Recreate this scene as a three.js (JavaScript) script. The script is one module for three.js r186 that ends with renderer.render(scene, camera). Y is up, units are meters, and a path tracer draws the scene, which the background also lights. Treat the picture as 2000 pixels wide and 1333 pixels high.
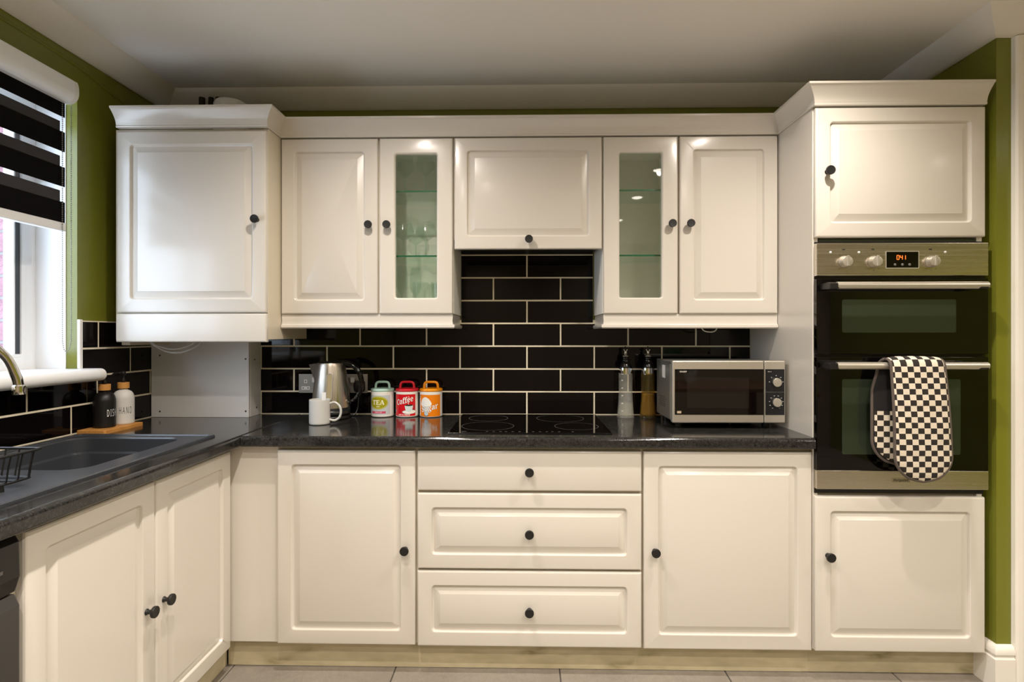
import * as THREE from 'three';
import { mergeGeometries, toCreasedNormals } from 'three/addons/utils/BufferGeometryUtils.js';
import { RoundedBoxGeometry } from 'three/addons/geometries/RoundedBoxGeometry.js';
import { RectAreaLightUniformsLib } from 'three/addons/lights/RectAreaLightUniformsLib.js';
import { ImprovedNoise } from 'three/addons/math/ImprovedNoise.js';

// ---------------------------------------------------------------- camera, sky, lights, exposure
const scene = new THREE.Scene();
const camera = new THREE.PerspectiveCamera(2 * Math.atan(666.5 / 1090.5) * 180 / Math.PI, 2000 / 1333, 0.05, 60);
camera.position.set(-0.0165, 1.2155, 2.521);
camera.rotation.y = 0.0202;
camera.setViewOffset(2000, 1333, 0, 12.2, 2000, 1333);

const renderer = new THREE.WebGLRenderer({ antialias: true });
renderer.toneMapping = THREE.LinearToneMapping;
renderer.toneMappingExposure = 1.0;
renderer.shadowMap.enabled = true;
RectAreaLightUniformsLib.init();

const SKY = 6.0;                                            // overcast daylight outside the window
scene.background = new THREE.Color().setRGB(0.78 * SKY, 0.92 * SKY, 1.12 * SKY);
const LAMP = { candela: 5.7, angle: 77 * Math.PI / 180, color: new THREE.Color().setRGB(1.0, 0.9, 0.8) };
const LAMPS = [-0.5, 0.88, 2.55].flatMap((x) => [0.97, 1.70, 2.43, 3.30, 4.15].map((z) => [x, z])).filter(([x, z]) => x < 2 || z > 1);  // kitchen rows follow shadows and reflections; dining-side rows added to balance the light

// ---------------------------------------------------------------- helpers
let seed = 7;
const rnd = () => { seed = (seed * 1664525 + 1013904223) >>> 0; return seed / 4294967296; };
const used = {};
const numbered = (n) => { const k = used[n] = (used[n] ?? -1) + 1; return k ? `${n}_${String(k).padStart(3, '0')}` : n; };
const W = new WeakMap();                                    // world origin of every group and mesh (parents are not turned while building)
function thing(name, label, category, [x, y, z], group, kind) {
  const o = new THREE.Group(); o.name = numbered(name); o.position.set(x, y, z); W.set(o, [x, y, z]); scene.add(o);
  o.userData = { label, category }; if (group) o.userData.group = group; if (kind) o.userData.kind = kind;
  return o;
}
function add(parent, name, geo, mat, pos = [0, 0, 0]) {     // pos: the geometry's origin in the room
  const m = new THREE.Mesh(geo, mat); m.name = name; m.castShadow = m.receiveShadow = true;
  const b = W.get(parent); m.position.set(pos[0] - b[0], pos[1] - b[1], pos[2] - b[2]); W.set(m, pos); parent.add(m);
  return m;
}
function solo(name, label, category, geo, mat, pos = [0, 0, 0], { group, kind } = {}) {
  const m = new THREE.Mesh(geo, mat); m.name = numbered(name); m.castShadow = m.receiveShadow = true; m.position.set(...pos); W.set(m, pos); scene.add(m);
  m.userData = { label, category }; if (group) m.userData.group = group; if (kind) m.userData.kind = kind;
  return m;
}
const plain = (g) => { const n = g.index ? g.toNonIndexed() : g; for (const k of Object.keys(n.attributes)) if (!['position', 'normal', 'uv'].includes(k)) n.deleteAttribute(k); if (!n.attributes.uv) n.setAttribute('uv', new THREE.BufferAttribute(new Float32Array(n.attributes.position.count * 2), 2)); return n; };
const merge = (...gs) => mergeGeometries(gs.flat().map(plain));
const box = (x0, x1, y0, y1, z0, z1, r = 0) => (r ? new RoundedBoxGeometry(x1 - x0, y1 - y0, z1 - z0, 2, r) : new THREE.BoxGeometry(x1 - x0, y1 - y0, z1 - z0)).translate((x0 + x1) / 2, (y0 + y1) / 2, (z0 + z1) / 2);
const cyl = (r0, r1, h, seg = 32) => new THREE.CylinderGeometry(r1, r0, h, seg).translate(0, h / 2, 0);
const V = (a) => new THREE.Vector3(...a);
const tube = (pts, r, seg = 40, rad = 10, closed = false, tension = 0.5) => new THREE.TubeGeometry(new THREE.CatmullRomCurve3(pts.map(V), closed, 'catmullrom', tension), seg, r, rad, closed);
const rod = (a, b, r, seg = 8) => { const A = V(a), B = V(b), d = B.clone().sub(A); const g = new THREE.CylinderGeometry(r, r, d.length(), seg); g.applyQuaternion(new THREE.Quaternion().setFromUnitVectors(new THREE.Vector3(0, 1, 0), d.clone().normalize())); const c = A.add(B).multiplyScalar(0.5); return g.translate(c.x, c.y, c.z); };
function lathe(pts, seg = 40) {                             // seam at the back; v follows the height
  const g = new THREE.LatheGeometry(pts.map(([r, y]) => new THREE.Vector2(Math.max(r, 1e-5), y)), seg, Math.PI, Math.PI * 2);
  const p = g.attributes.position, uv = g.attributes.uv; let a = 1e9, b = -1e9;
  for (let i = 0; i < p.count; i++) { a = Math.min(a, p.getY(i)); b = Math.max(b, p.getY(i)); }
  for (let i = 0; i < p.count; i++) uv.setY(i, (p.getY(i) - a) / (b - a));
  return g;
}
const smoothLathe = (pts, seg = 40, n = 40) => lathe(new THREE.SplineCurve(pts.map((p) => new THREE.Vector2(...p))).getPoints(n).map((p) => [p.x, p.y]), seg);
// rounded rectangle of 4*(k+1) points about the origin
function ring(w, h, r, z, k = 4, cx = 0, cy = 0) {
  const out = []; r = Math.max(r, 0.0004);
  [[1, 1, 0], [-1, 1, 1], [-1, -1, 2], [1, -1, 3]].forEach(([sx, sy, q]) => {
    for (let i = 0; i <= k; i++) { const a = (q + (k ? i / k : 0.5)) * Math.PI / 2; out.push([cx + sx * (w / 2 - r) + r * Math.cos(a), cy + sy * (h / 2 - r) + r * Math.sin(a), z]); }
  });
  return out;
}
function orient(g) {                                        // closed skins: make the faces look outwards
  const p = g.attributes.position.array; let v = 0;
  for (let i = 0; i < p.length; i += 9) v += p[i] * (p[i + 4] * p[i + 8] - p[i + 5] * p[i + 7]) - p[i + 1] * (p[i + 3] * p[i + 8] - p[i + 5] * p[i + 6]) + p[i + 2] * (p[i + 3] * p[i + 7] - p[i + 4] * p[i + 6]);
  if (v < 0) for (let i = 0; i < p.length; i += 9) for (let k = 0; k < 3; k++) [p[i + 3 + k], p[i + 6 + k]] = [p[i + 6 + k], p[i + 3 + k]];
  return g;
}
function loft(rings, capA, capB, crease = 0.5, cyclic = false) {   // skin over loops with equal point counts
  const pos = []; const quad = (a, b, c, d) => pos.push(...a, ...b, ...c, ...a, ...c, ...d);
  const R = cyclic ? [...rings, rings[0]] : rings;
  for (let i = 0; i + 1 < R.length; i++) { const A = R[i], B = R[i + 1], n = A.length; for (let j = 0; j < n; j++) quad(A[j], A[(j + 1) % n], B[(j + 1) % n], B[j]); }
  const cap = (A, flip) => { const c = [0, 1, 2].map((q) => A.reduce((s, p) => s + p[q], 0) / A.length); for (let j = 0; j < A.length; j++) { const a = A[j], b = A[(j + 1) % A.length]; flip ? pos.push(...c, ...b, ...a) : pos.push(...c, ...a, ...b); } };
  if (capA) cap(R[0], true); if (capB) cap(R[R.length - 1], false);
  const g = new THREE.BufferGeometry(); g.setAttribute('position', new THREE.Float32BufferAttribute(pos, 3));
  if (cyclic || (capA && capB)) orient(g);
  g.setAttribute('uv', new THREE.Float32BufferAttribute(Array.from(g.attributes.position.array).flatMap((_, i) => i % 3 ? [] : [g.attributes.position.array[i], g.attributes.position.array[i + 1]]), 2));
  return toCreasedNormals(g, crease);
}
// moulding swept along a level path with mitred corners; profile points [out, y], out to the right of the walking direction
function sweep(path, profile, crease = 0.6) {
  const nrm = path.map((p, i) => {
    const d = (a, b) => { const x = b[0] - a[0], z = b[1] - a[1], l = Math.hypot(x, z); return [-z / l, x / l]; };
    const a = i ? d(path[i - 1], p) : null, b = i + 1 < path.length ? d(p, path[i + 1]) : null;
    if (!a || !b) return a ?? b;
    const m = [a[0] + b[0], a[1] + b[1]], k = 2 / (m[0] * m[0] + m[1] * m[1]); return [m[0] * k, m[1] * k];
  });
  const rings = path.map((p, i) => profile.map(([o, y]) => [p[0] + nrm[i][0] * o, y, p[1] + nrm[i][1] * o]));
  const pos = [];
  for (let i = 0; i + 1 < rings.length; i++) for (let j = 0; j < profile.length; j++) { const A = rings[i], B = rings[i + 1], q = (j + 1) % profile.length; pos.push(...A[j], ...B[j], ...B[q], ...A[j], ...B[q], ...A[q]); }
  const tri = THREE.ShapeUtils.triangulateShape(profile.map((p) => new THREE.Vector2(...p)), []);
  const ccw = THREE.ShapeUtils.area(profile.map((p) => new THREE.Vector2(...p))) > 0;
  [rings[0], rings[rings.length - 1]].forEach((R, e) => { for (const t of tri) { const f = (e === 1) === ccw; pos.push(...R[t[0]], ...R[t[f ? 2 : 1]], ...R[t[f ? 1 : 2]]); } });
  const g = new THREE.BufferGeometry(); g.setAttribute('position', new THREE.Float32BufferAttribute(pos, 3)); orient(g);
  g.setAttribute('uv', new THREE.Float32BufferAttribute(new Float32Array(pos.length / 3 * 2), 2));
  return toCreasedNormals(g, crease);
}
// slab with a chamfered front (+z), front face at z = 0
const slab = (w, h, d, c) => loft([ring(w, h, 0, -d, 0), ring(w, h, 0, -c, 0), ring(w - 2 * c, h - 2 * c, 0, 0, 0)], true, true, 0.2);
const extrude = (shape, depth, bevel = 0, seg = 24) => new THREE.ExtrudeGeometry(shape, { depth, bevelEnabled: bevel > 0, bevelSize: bevel, bevelThickness: bevel, bevelOffset: -bevel, bevelSegments: 3, curveSegments: seg });
function rrShape(x0, x1, y0, y1, r) {
  const s = new THREE.Shape(); s.moveTo(x0 + r, y0); s.lineTo(x1 - r, y0); s.absarc(x1 - r, y0 + r, r, -Math.PI / 2, 0); s.lineTo(x1, y1 - r); s.absarc(x1 - r, y1 - r, r, 0, Math.PI / 2);
  s.lineTo(x0 + r, y1); s.absarc(x0 + r, y1 - r, r, Math.PI / 2, Math.PI); s.lineTo(x0, y0 + r); s.absarc(x0 + r, y0 + r, r, Math.PI, Math.PI * 1.5); return s;
}
function planarUV(g, ax, ay) { const p = g.attributes.position, uv = new Float32Array(p.count * 2), q = { x: 0, y: 1, z: 2 }; for (let i = 0; i < p.count; i++) { uv[2 * i] = p.array[3 * i + q[ax]]; uv[2 * i + 1] = p.array[3 * i + q[ay]]; } g.setAttribute('uv', new THREE.BufferAttribute(uv, 2)); return g; }

// ---------------------------------------------------------------- textures and materials
const noise = new ImprovedNoise();
function dataTex(n, fn, srgb = true) {
  const d = new Uint8Array(n * n * 4);
  for (let j = 0; j < n; j++) for (let i = 0; i < n; i++) { const c = fn(i / n, j / n); d.set([...c.map((v) => Math.max(0, Math.min(255, Math.round(v)))), 255], (j * n + i) * 4); }
  const t = new THREE.DataTexture(d, n, n); t.wrapS = t.wrapT = THREE.RepeatWrapping; t.magFilter = THREE.LinearFilter; t.minFilter = THREE.LinearMipmapLinearFilter; t.generateMipmaps = true;
  if (srgb) t.colorSpace = THREE.SRGBColorSpace; t.needsUpdate = true; return t;
}
const per = (x, y, f, s) => {                               // noise that repeats on the unit square
  const n = (a, b) => noise.noise(a * f, b * f, s); return n(x, y) * (1 - x) * (1 - y) + n(x - 1, y) * x * (1 - y) + n(x, y - 1) * (1 - x) * y + n(x - 1, y - 1) * x * y;
};
const scaled = (t, s, s2 = s) => { const c = t.clone(); c.repeat.set(s, s2); c.needsUpdate = true; return c; };
function canvasTex(w, h, draw) { const c = document.createElement('canvas'); c.width = w; c.height = h; draw(c.getContext('2d'), w, h); const t = new THREE.CanvasTexture(c); t.colorSpace = THREE.SRGBColorSpace; return t; }
const M = (color, roughness = 0.5, o = {}) => new THREE.MeshPhysicalMaterial({ color, roughness, ...o });

const graniteTex = dataTex(512, (x, y) => {
  const a = per(x, y, 9, 1.3) * 10 + per(x, y, 34, 4.1) * 13 + per(x, y, 120, 9.7) * 26; const f = rnd() > 0.994 ? 60 : 0; const v = 36 + a * 1.35 + f; return [v + 1, v + 0.5, v - 0.5];
});
const floorTex = dataTex(512, (x, y) => { const a = per(x, y, 5, 3.3) * 14 + per(x, y, 22, 6.1) * 8 + per(x, y, 110, 2.7) * 10; return [140 + a, 133 + a, 123 + a]; });
const brickTex = dataTex(256, (x, y) => { const a = per(x, y, 8, 3.3) * 26 + per(x, y, 40, 6.1) * 22; const s = per(x, y, 60, 8.2) > 0.42 ? -38 : 0; return [146 + a + s, 106 + a + s, 116 + a + s]; });
const bambooTex = dataTex(256, (x, y) => { const a = noise.noise(x * 4, y * 60, 1.1) * 16 + noise.noise(x * 2, y * 160, 4.4) * 12; return [206 + a, 146 + a, 74 + a * 0.7]; });
const plinthTex = dataTex(512, (x, y) => { const a = per(x, y, 7, 1.3) * 16 + per(x, y, 30, 5.2) * 10; const s = Math.max(0, per(x, y, 11, 9.1) - 0.12) * 150 * (per(x, y, 45, 3.1) * 0.5 + 0.5); return [196 + a - s, 184 + a - s, 152 + a - s * 1.1]; });
const paintBump = dataTex(256, (x, y) => { const v = 128 + per(x, y, 30, 1.7) * 70 + per(x, y, 80, 5.5) * 50; return [v, v, v]; }, false);
const steelRough = dataTex(256, (x, y) => { const v = 62 + noise.noise(x * 3, y * 190, 2.5) * 22; return [v, v, v]; }, false);
const steelRoughV = dataTex(256, (x, y) => { const v = 85 + noise.noise(x * 190, y * 3, 2.5) * 34; return [v, v, v]; }, false);

const mat = {
  door: M('#d9d3c9', 0.30, { clearcoat: 0.55, clearcoatRoughness: 0.16 }),
  carcass: M('#d9cfba', 0.38),
  inside: M('#f4f1e8', 0.5),
  knob: M('#141312', 0.48),
  green: M('#757827', 0.22, { bumpMap: scaled(paintBump, 3), bumpScale: 0.0004 }),
  ceiling: M('#f1ede6', 0.85, { bumpMap: scaled(paintBump, 2), bumpScale: 0.0005 }),
  cove: M('#ebe6dd', 0.6),
  gloss: M('#efeae0', 0.3),
  cream: M('#d8cbb4', 0.8), beige: M('#9d907b', 0.8),
  tile: M('#0d090a', 0.045, { specularIntensity: 0.45 }),
  grout: M('#ece2c8', 0.85),
  granite: M('#ffffff', 0.12, { map: scaled(graniteTex, 2.2) }),
  floor: M('#ffffff', 0.42, { map: scaled(floorTex, 1.1) }),
  floorGrout: M('#4b4640', 0.9),
  brick: M('#ffffff', 0.9, { map: scaled(brickTex, 3) }),
  mortar: M('#93918f', 0.95),
  upvc: M('#f3f4f5', 0.28),
  gasket: M('#3c4147', 0.5),
  pane: M('#ffffff', 0.0, { transmission: 1, thickness: 0, ior: 1.5 }),
  cabGlass: M('#fafdfb', 0.02, { transmission: 1, thickness: 0, ior: 1.5 }),
  shelfGlass: M('#f3faf6', 0.02, { transmission: 1, thickness: 0, ior: 1.5 }), shelfEdge: M('#1f6b49', 0.15),
  glassware: M('#f2f7f4', 0.01, { transmission: 1, thickness: 0, ior: 1.5 }),
  bottleGlass: M('#f4f3ec', 0.02, { transmission: 0.84, thickness: 0, ior: 1.5 }),
  oilGlass: M('#efd98a', 0.02, { transmission: 0.95, thickness: 0, ior: 1.5 }),
  oil: M('#c3a408', 0.04, { transmission: 0.66, thickness: 0, ior: 1.47 }),
  vinegar: M('#e6e5da', 0.05, { transmission: 0.78, thickness: 0, ior: 1.34 }),
  steel: M('#d8d0c2', 1.0, { metalness: 1, roughnessMap: scaled(steelRough, 1, 7) }),
  steelV: M('#cfc7bb', 1.0, { metalness: 1, roughnessMap: scaled(steelRoughV, 1, 1) }),
  chrome: M('#e6e4e0', 0.06, { metalness: 1 }),
  silver: M('#cbc5b8', 0.36, { metalness: 0.75 }),
  sideGrey: M('#8d8d88', 0.28, { metalness: 0.6 }),
  blackGlass: M('#060505', 0.03),
  blackGloss: M('#0b0a0a', 0.14),
  black: M('#100f0f', 0.4),
  blackMatt: M('#1a1a1b', 0.34),
  tinted: M('#5d6a55', 0.02, { transmission: 0.75, thickness: 0, ior: 1.5 }),
  enamel: M('#2c3322', 0.35),
  sink: M('#383b40', 0.3),
  white: M('#eceae6', 0.3),
  whiteMatt: M('#e6e4df', 0.55),
  mug: M('#cbcac5', 0.14),
  bamboo: M('#ffffff', 0.5, { map: scaled(bambooTex, 6) }),
  plinth: M('#ffffff', 0.55, { map: scaled(plinthTex, 0.8, 2.2) }),
  boxing: M('#e8e5e1', 0.45),
  screw: M('#55524d', 0.35, { metalness: 0.8 }),
  socket: M('#a5a19a', 0.45, { metalness: 0.7 }),
  cable: M('#cfcdc6', 0.5),
  darkPipe: M('#241b12', 0.6),
  clearPlastic: M('#b3a582', 0.2, { transmission: 0.2, thickness: 0 }),
  blindBlack: M('#070506', 0.9, { specularIntensity: 0.3 }),
  sheer: M('#a5a2a8', 0.9, { transparent: true, opacity: 0.14, side: THREE.DoubleSide }),
  mint: M('#aed0c2', 0.22), red: M('#cf1f2c', 0.22), orange: M('#ee940f', 0.22),
  markGrey: M('#6a6764', 0.5), markWhite: M('#d8d8d4', 0.6), markDark: M('#2a2822', 0.6),
};

// ---------------------------------------------------------------- the room
const XL = -1.653, XR = 1.612, XFAR = 3.3, ZREAR = 4.7, YC = 2.30, ZN = 0.565;   // left wall, right nib, far right wall, rear wall, ceiling, nib face
const S = 'structure';

// floor: tiles of 600 mm over a grout bed
{
  const f = thing('floor', 'grey-brown square floor tiles with dark joints', 'floor', [0, 0, 2], null, S);
  add(f, 'grout_bed', box(-2.1, XFAR + 0.2, -0.12, -0.003, -0.2, ZREAR + 0.2), mat.floorGrout);
  const P = 0.597, c0 = -0.482, z0 = 0.06;
  const full = slab(P - 0.004, P - 0.004, 0.01, 0.0015).rotateX(-Math.PI / 2);
  for (let i = -2; i < 7; i++) for (let k = 0; k < 8; k++) add(f, 'floor_tile', full, mat.floor, [c0 + (i + 0.5) * P, 0, z0 + (k + 0.5) * P]);
}
solo('ceiling', 'plain off-white plastered ceiling', 'ceiling', box(-2.1, XFAR + 0.2, YC, YC + 0.15, -0.2, ZREAR + 0.2), mat.ceiling, [0, 0, 0], { kind: S });

// back wall with black brick-bond tiles
const TP = 0.303, TH = 0.103, WT = 0.855;                   // tile pitch, course pitch, worktop level
{
  const w = thing('wall_back', 'green painted back wall with black brick-bond tiles', 'wall', [0, 0, -0.1], null, S);
  add(w, 'plaster', box(-2.1, XR + 0.15, -0.1, YC + 0.1, -0.2, -0.008), mat.green);
  add(w, 'grout', merge(box(-1.645, 1.0, WT - 0.02, WT + 4.15 * TH, -0.008, -0.0009), box(-0.297, 0.297, WT + 4.15 * TH, WT + 8 * TH, -0.008, -0.0009)), mat.grout);
  const tileGeo = {}; const tg = (wd, h) => tileGeo[`${wd.toFixed(3)},${h.toFixed(3)}`] ??= slab(wd, h, 0.008, 0.0012);
  const g = 0.0058;
  for (let r = 0; r < 8; r++) {
    const lo = r < 4 ? -1.23 : -0.297, hi = r < 4 ? 0.999 : 0.297, y0 = WT + r * TH + g / 2, y1 = WT + (r + 1) * TH - g / 2;
    for (let n = -6; n < 6; n++) {
      const a = Math.max(lo, (n + (r % 2 ? 0.5 : 0)) * TP + g / 2), b = Math.min(hi, (n + 1 + (r % 2 ? 0.5 : 0)) * TP - g / 2);
      if (b - a < 0.02) continue;
      const m = add(w, 'tile', tg(b - a, y1 - y0), mat.tile, [(a + b) / 2, (y0 + y1) / 2, 0]);
      m.rotation.set((rnd() - 0.5) * 0.005, (rnd() - 0.5) * 0.004, 0);
    }
  }
}
// left wall with the window opening, its tiles and trims
const WIN = { z0: 0.505, z1: 1.80, y0: 1.05, y1: 2.09 };
{
  const w = thing('wall_left', 'green painted side wall with window opening and black tiles', 'wall', [-1.75, 0, 1], null, S);
  const xo = -1.88;
  add(w, 'plaster', merge(box(xo, XL, -0.1, YC + 0.1, -0.2, WIN.z0), box(xo, XL, -0.1, YC + 0.1, WIN.z1, ZREAR + 0.2), box(xo, XL, -0.1, WIN.y0, WIN.z0, WIN.z1), box(xo, XL, WIN.y1, YC + 0.1, WIN.z0, WIN.z1)), mat.green);
  add(w, 'grout', merge(box(XL, -1.6459, WT - 0.02, 1.268, 0, 0.497), box(XL, -1.6459, WT - 0.02, 1.047, 0.497, 2.0)), mat.grout);
  const g = 0.0058, geo = {}; const tg = (wd, h) => geo[`${wd.toFixed(3)},${h.toFixed(3)}`] ??= slab(wd, h, 0.008, 0.0012).rotateY(Math.PI / 2);
  const off = [0.238, 0.115, 0.238, 0.109];
  for (let r = 0; r < 4; r++) {
    const hiZ = r < 2 ? 1.95 : 0.492, y0 = WT + r * TH + g / 2, y1 = (r === 1 ? WT + 2 * TH : WT + (r + 1) * TH) - g / 2;
    for (let n = -2; n < 7; n++) {
      const a = Math.max(0.0, off[r] + n * TP + g / 2), b = Math.min(hiZ, off[r] + (n + 1) * TP - g / 2); if (b - a < 0.02) continue;
      const top = r === 1 && b > 0.52 ? 1.046 : y1;
      if (r === 1 && a < 0.46 && b > 0.52) { for (const [p, q, t] of [[a, 0.468, y1], [0.468, b, 1.046]]) add(w, 'tile', tg(q - p, t - y0), mat.tile, [-1.645, (y0 + t) / 2, (p + q) / 2]); continue; }
      const m = add(w, 'tile', tg(b - a, top - y0), mat.tile, [-1.645, (y0 + top) / 2, (a + b) / 2]); m.rotation.set(0, (rnd() - 0.5) * 0.003, (rnd() - 0.5) * 0.003);
    }
  }
  add(w, 'tile_trim', box(XL, -1.641, 1.09, 1.272, 0.492, 0.507, 0.003), mat.white);
  add(w, 'cable_ridge', tube([[XL, 2.155, 0.02], [XL, 2.168, 0.3], [XL, 2.205, 0.55], [XL, 2.21, 1.2], [XL, 2.215, 2.4]], 0.006, 40, 8), mat.green);
}
{ // right-hand side: short return beside the tall unit, the wall with the white door frame, and the far walls
  solo('wall_right', 'short green return wall beside the oven tower', 'wall', merge(box(XR, XR + 0.2, -0.1, YC + 0.1, -0.2, ZN), box(XR + 0.2, XFAR + 0.2, -0.1, YC + 0.1, ZN - 0.2, ZN)), mat.green, [0, 0, 0], { kind: S });
  solo('wall_far', 'green wall at the far end of the dining side', 'wall', box(XFAR, XFAR + 0.2, -0.1, YC + 0.1, ZN - 0.2, ZREAR + 0.2), mat.green, [0, 0, 0], { kind: S });
  solo('wall_rear', 'beige wall opposite the cooker', 'wall', box(-2.1, XFAR + 0.2, -0.1, YC + 0.1, ZREAR, ZREAR + 0.2), mat.beige, [0, 0, 0], { kind: S });
  const d = thing('door_1', 'white door with moulded frame next to the green nib', 'door', [2.05, 0, ZN], null, S);
  const arch = [[0, 0], [0.014, 0.002], [0.02, 0.008], [0.022, 0.02], [0.02, 0.05], [0.012, 0.066], [0, 0.07]];
  const strip = (x, s) => { const sh = new THREE.Shape(); arch.forEach(([o, a], i) => i ? sh.lineTo(-a, s * o) : sh.moveTo(0, 0)); return new THREE.ExtrudeGeometry(sh, { depth: 2.237, bevelEnabled: false }).rotateX(-Math.PI / 2).rotateY(s > 0 ? Math.PI : 0).translate(x, 0, ZN); };
  add(d, 'architrave', strip(1.662, 1), mat.gloss); add(d, 'architrave', strip(2.60, -1), mat.gloss);
  add(d, 'architrave_head', box(1.73, 2.53, 2.05, 2.12, ZN, ZN + 0.02), mat.gloss);
  add(d, 'door_leaf', box(1.735, 2.525, 0.005, 2.045, ZN, ZN + 0.01), mat.gloss);
}
{ // skirting: right return and nib
  const prof = [[0, 0], [0.018, 0], [0.018, 0.105], [0.013, 0.11], [0.013, 0.116], [0.018, 0.121], [0.018, 0.134], [0.012, 0.145], [0.004, 0.15], [0, 0.15]];
  solo('baseboard_right', 'white moulded skirting board around the green nib', 'skirting', sweep([[1.662, ZN], [XR, ZN], [XR, 0.30]].reverse(), prof), mat.gloss, [0, 0, 0], { kind: S });
}
{ // coving
  const pr = [[0, 2.30], [0, 2.238]]; for (let i = 0; i <= 6; i++) { const a = i / 6; pr.push([0.006 + 0.1 * a, 2.236 + 0.06 * (0.78 * a + 0.22 * a * a)]); } pr.push([0.108, 2.30]);
  const path = [[XL, ZREAR], [XL, -0.008], [XR, -0.008], [XR, ZN], [XFAR, ZN], [XFAR, ZREAR]];
  solo('trim_1', 'white plaster coving between walls and ceiling', 'coving', sweep(path, pr), mat.cove, [0, 0, 0], { kind: S });
}
{ // window
  const w = thing('window_1', 'white plastic framed window above the sink', 'window', [-1.84, WIN.y0, 1.15], null, S);
  const x0 = -1.875, x1 = -1.804, z0 = 0.507, z1 = WIN.z1, y0 = 1.075, y1 = WIN.y1;
  add(w, 'reveal_lining', merge(box(-1.88, -1.694, 1.06, WIN.y1, 0.497, 0.508), box(-1.88, -1.694, WIN.y1 - 0.01, WIN.y1, 0.5, z1)), mat.upvc);
  add(w, 'frame', merge(box(x0, x1, y0, y1, z0, 0.565, 0.004), box(x0, x1, y0, y1, z1 - 0.06, z1, 0.004), box(x0, x1, y0, 1.135, 0.56, z1, 0.004), box(x0, x1, y1 - 0.06, y1, 0.56, z1, 0.004), box(x0, x1, y0, y1, 1.24, 1.30, 0.004)), mat.upvc);
  add(w, 'glazing_bead', box(-1.825, -1.806, 1.134, 1.147, 0.56, 1.25, 0.003), mat.upvc);
  add(w, 'gasket', box(-1.83, -1.812, 1.145, y1 - 0.06, 0.5655, 0.586), mat.gasket);
  add(w, 'glazing_edge', box(-1.83, -1.810, 1.145, y1 - 0.06, 0.586, 0.5915), mat.upvc);
  add(w, 'pane', box(-1.828, -1.824, 1.13, y1 - 0.05, 0.56, 1.245), mat.pane); add(w, 'pane', box(-1.828, -1.824, 1.13, y1 - 0.05, 1.295, z1 - 0.055), mat.pane);
}
{ // window board with rounded nose
  const sh = new THREE.Shape(); const xb = -1.81, xf = -1.583, r = 0.0225; sh.moveTo(xb, -r); sh.lineTo(xf, -r); sh.absarc(xf, 0, r, -Math.PI / 2, Math.PI / 2); sh.lineTo(xb, r); sh.closePath();
  const main = extrude(sh, WIN.z1 - 0.02 - 0.51, 0, 16).translate(0, 1.0685, 0.51);
  const s2 = new THREE.Shape(); s2.moveTo(-1.645, -r); s2.lineTo(xf, -r); s2.absarc(xf, 0, r, -Math.PI / 2, Math.PI / 2); s2.lineTo(-1.645, r); s2.closePath();
  const t = thing('trim_2', 'white window board with rounded nose above the sink', 'window sill', [-1.7, 1.0685, 1.1], null, S);
  add(t, 'board', main, mat.upvc); add(t, 'end_cap', extrude(s2, 0.028, 0.002, 16).translate(0, 1.0685, 0.482), mat.white);
}
{ // brick reveal outside
  const w = thing('exterior_wall', 'pink-red brick jamb outside the window', 'brick wall', [-2.0, 0.9, 0.4], null, S);
  add(w, 'mortar', box(-2.35, -1.885, 0.7, 2.4, 0.20, 0.512), mat.mortar);
  const P = 0.0815, h = slab(0.103, P - 0.011, 0.06, 0.003), s = slab(0.21, P - 0.011, 0.06, 0.003);
  for (let i = 0; i < 17; i++) { const y = 0.985 + i * P - 0.0015, o = i % 2; 
    add(w, 'brick', o ? s : h, mat.brick, [o ? -1.995 : -1.942, y, 0.52]); add(w, 'brick', o ? h : s, mat.brick, [o ? -2.162 : -2.109, y, 0.52]); }
}

// ---------------------------------------------------------------- recessed ceiling lamps, the dining-side ones added as fill light
const lensMat = M('#ffffff', 0.4, { emissive: LAMP.color, emissiveIntensity: 12 });
for (const [x, z] of LAMPS) {
  const t = thing('downlight_and_added_fill', 'round white recessed ceiling downlight, dining-side ones added as fill', 'downlight', [x, YC, z], 'recessed downlights on the ceiling');
  add(t, 'bezel', lathe([[0.042, -0.001], [0.043, -0.005], [0.052, -0.005], [0.056, -0.001], [0.056, 0]], 32), mat.white, [x, YC, z]);
  add(t, 'lens', smoothLathe([[0, -0.012], [0.015, -0.0115], [0.03, -0.009], [0.04, -0.003], [0.041, 0]], 32, 20), lensMat, [x, YC, z]);
  const l = new THREE.SpotLight(LAMP.color, LAMP.candela, 0, LAMP.angle, 1, 2); l.position.set(0, -0.018, 0); l.target.position.set(0, -1, 0); l.castShadow = true; l.shadow.radius = 1.0; l.name = 'lamp_light'; t.add(l, l.target); l.target.name = 'lamp_aim';
}

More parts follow.
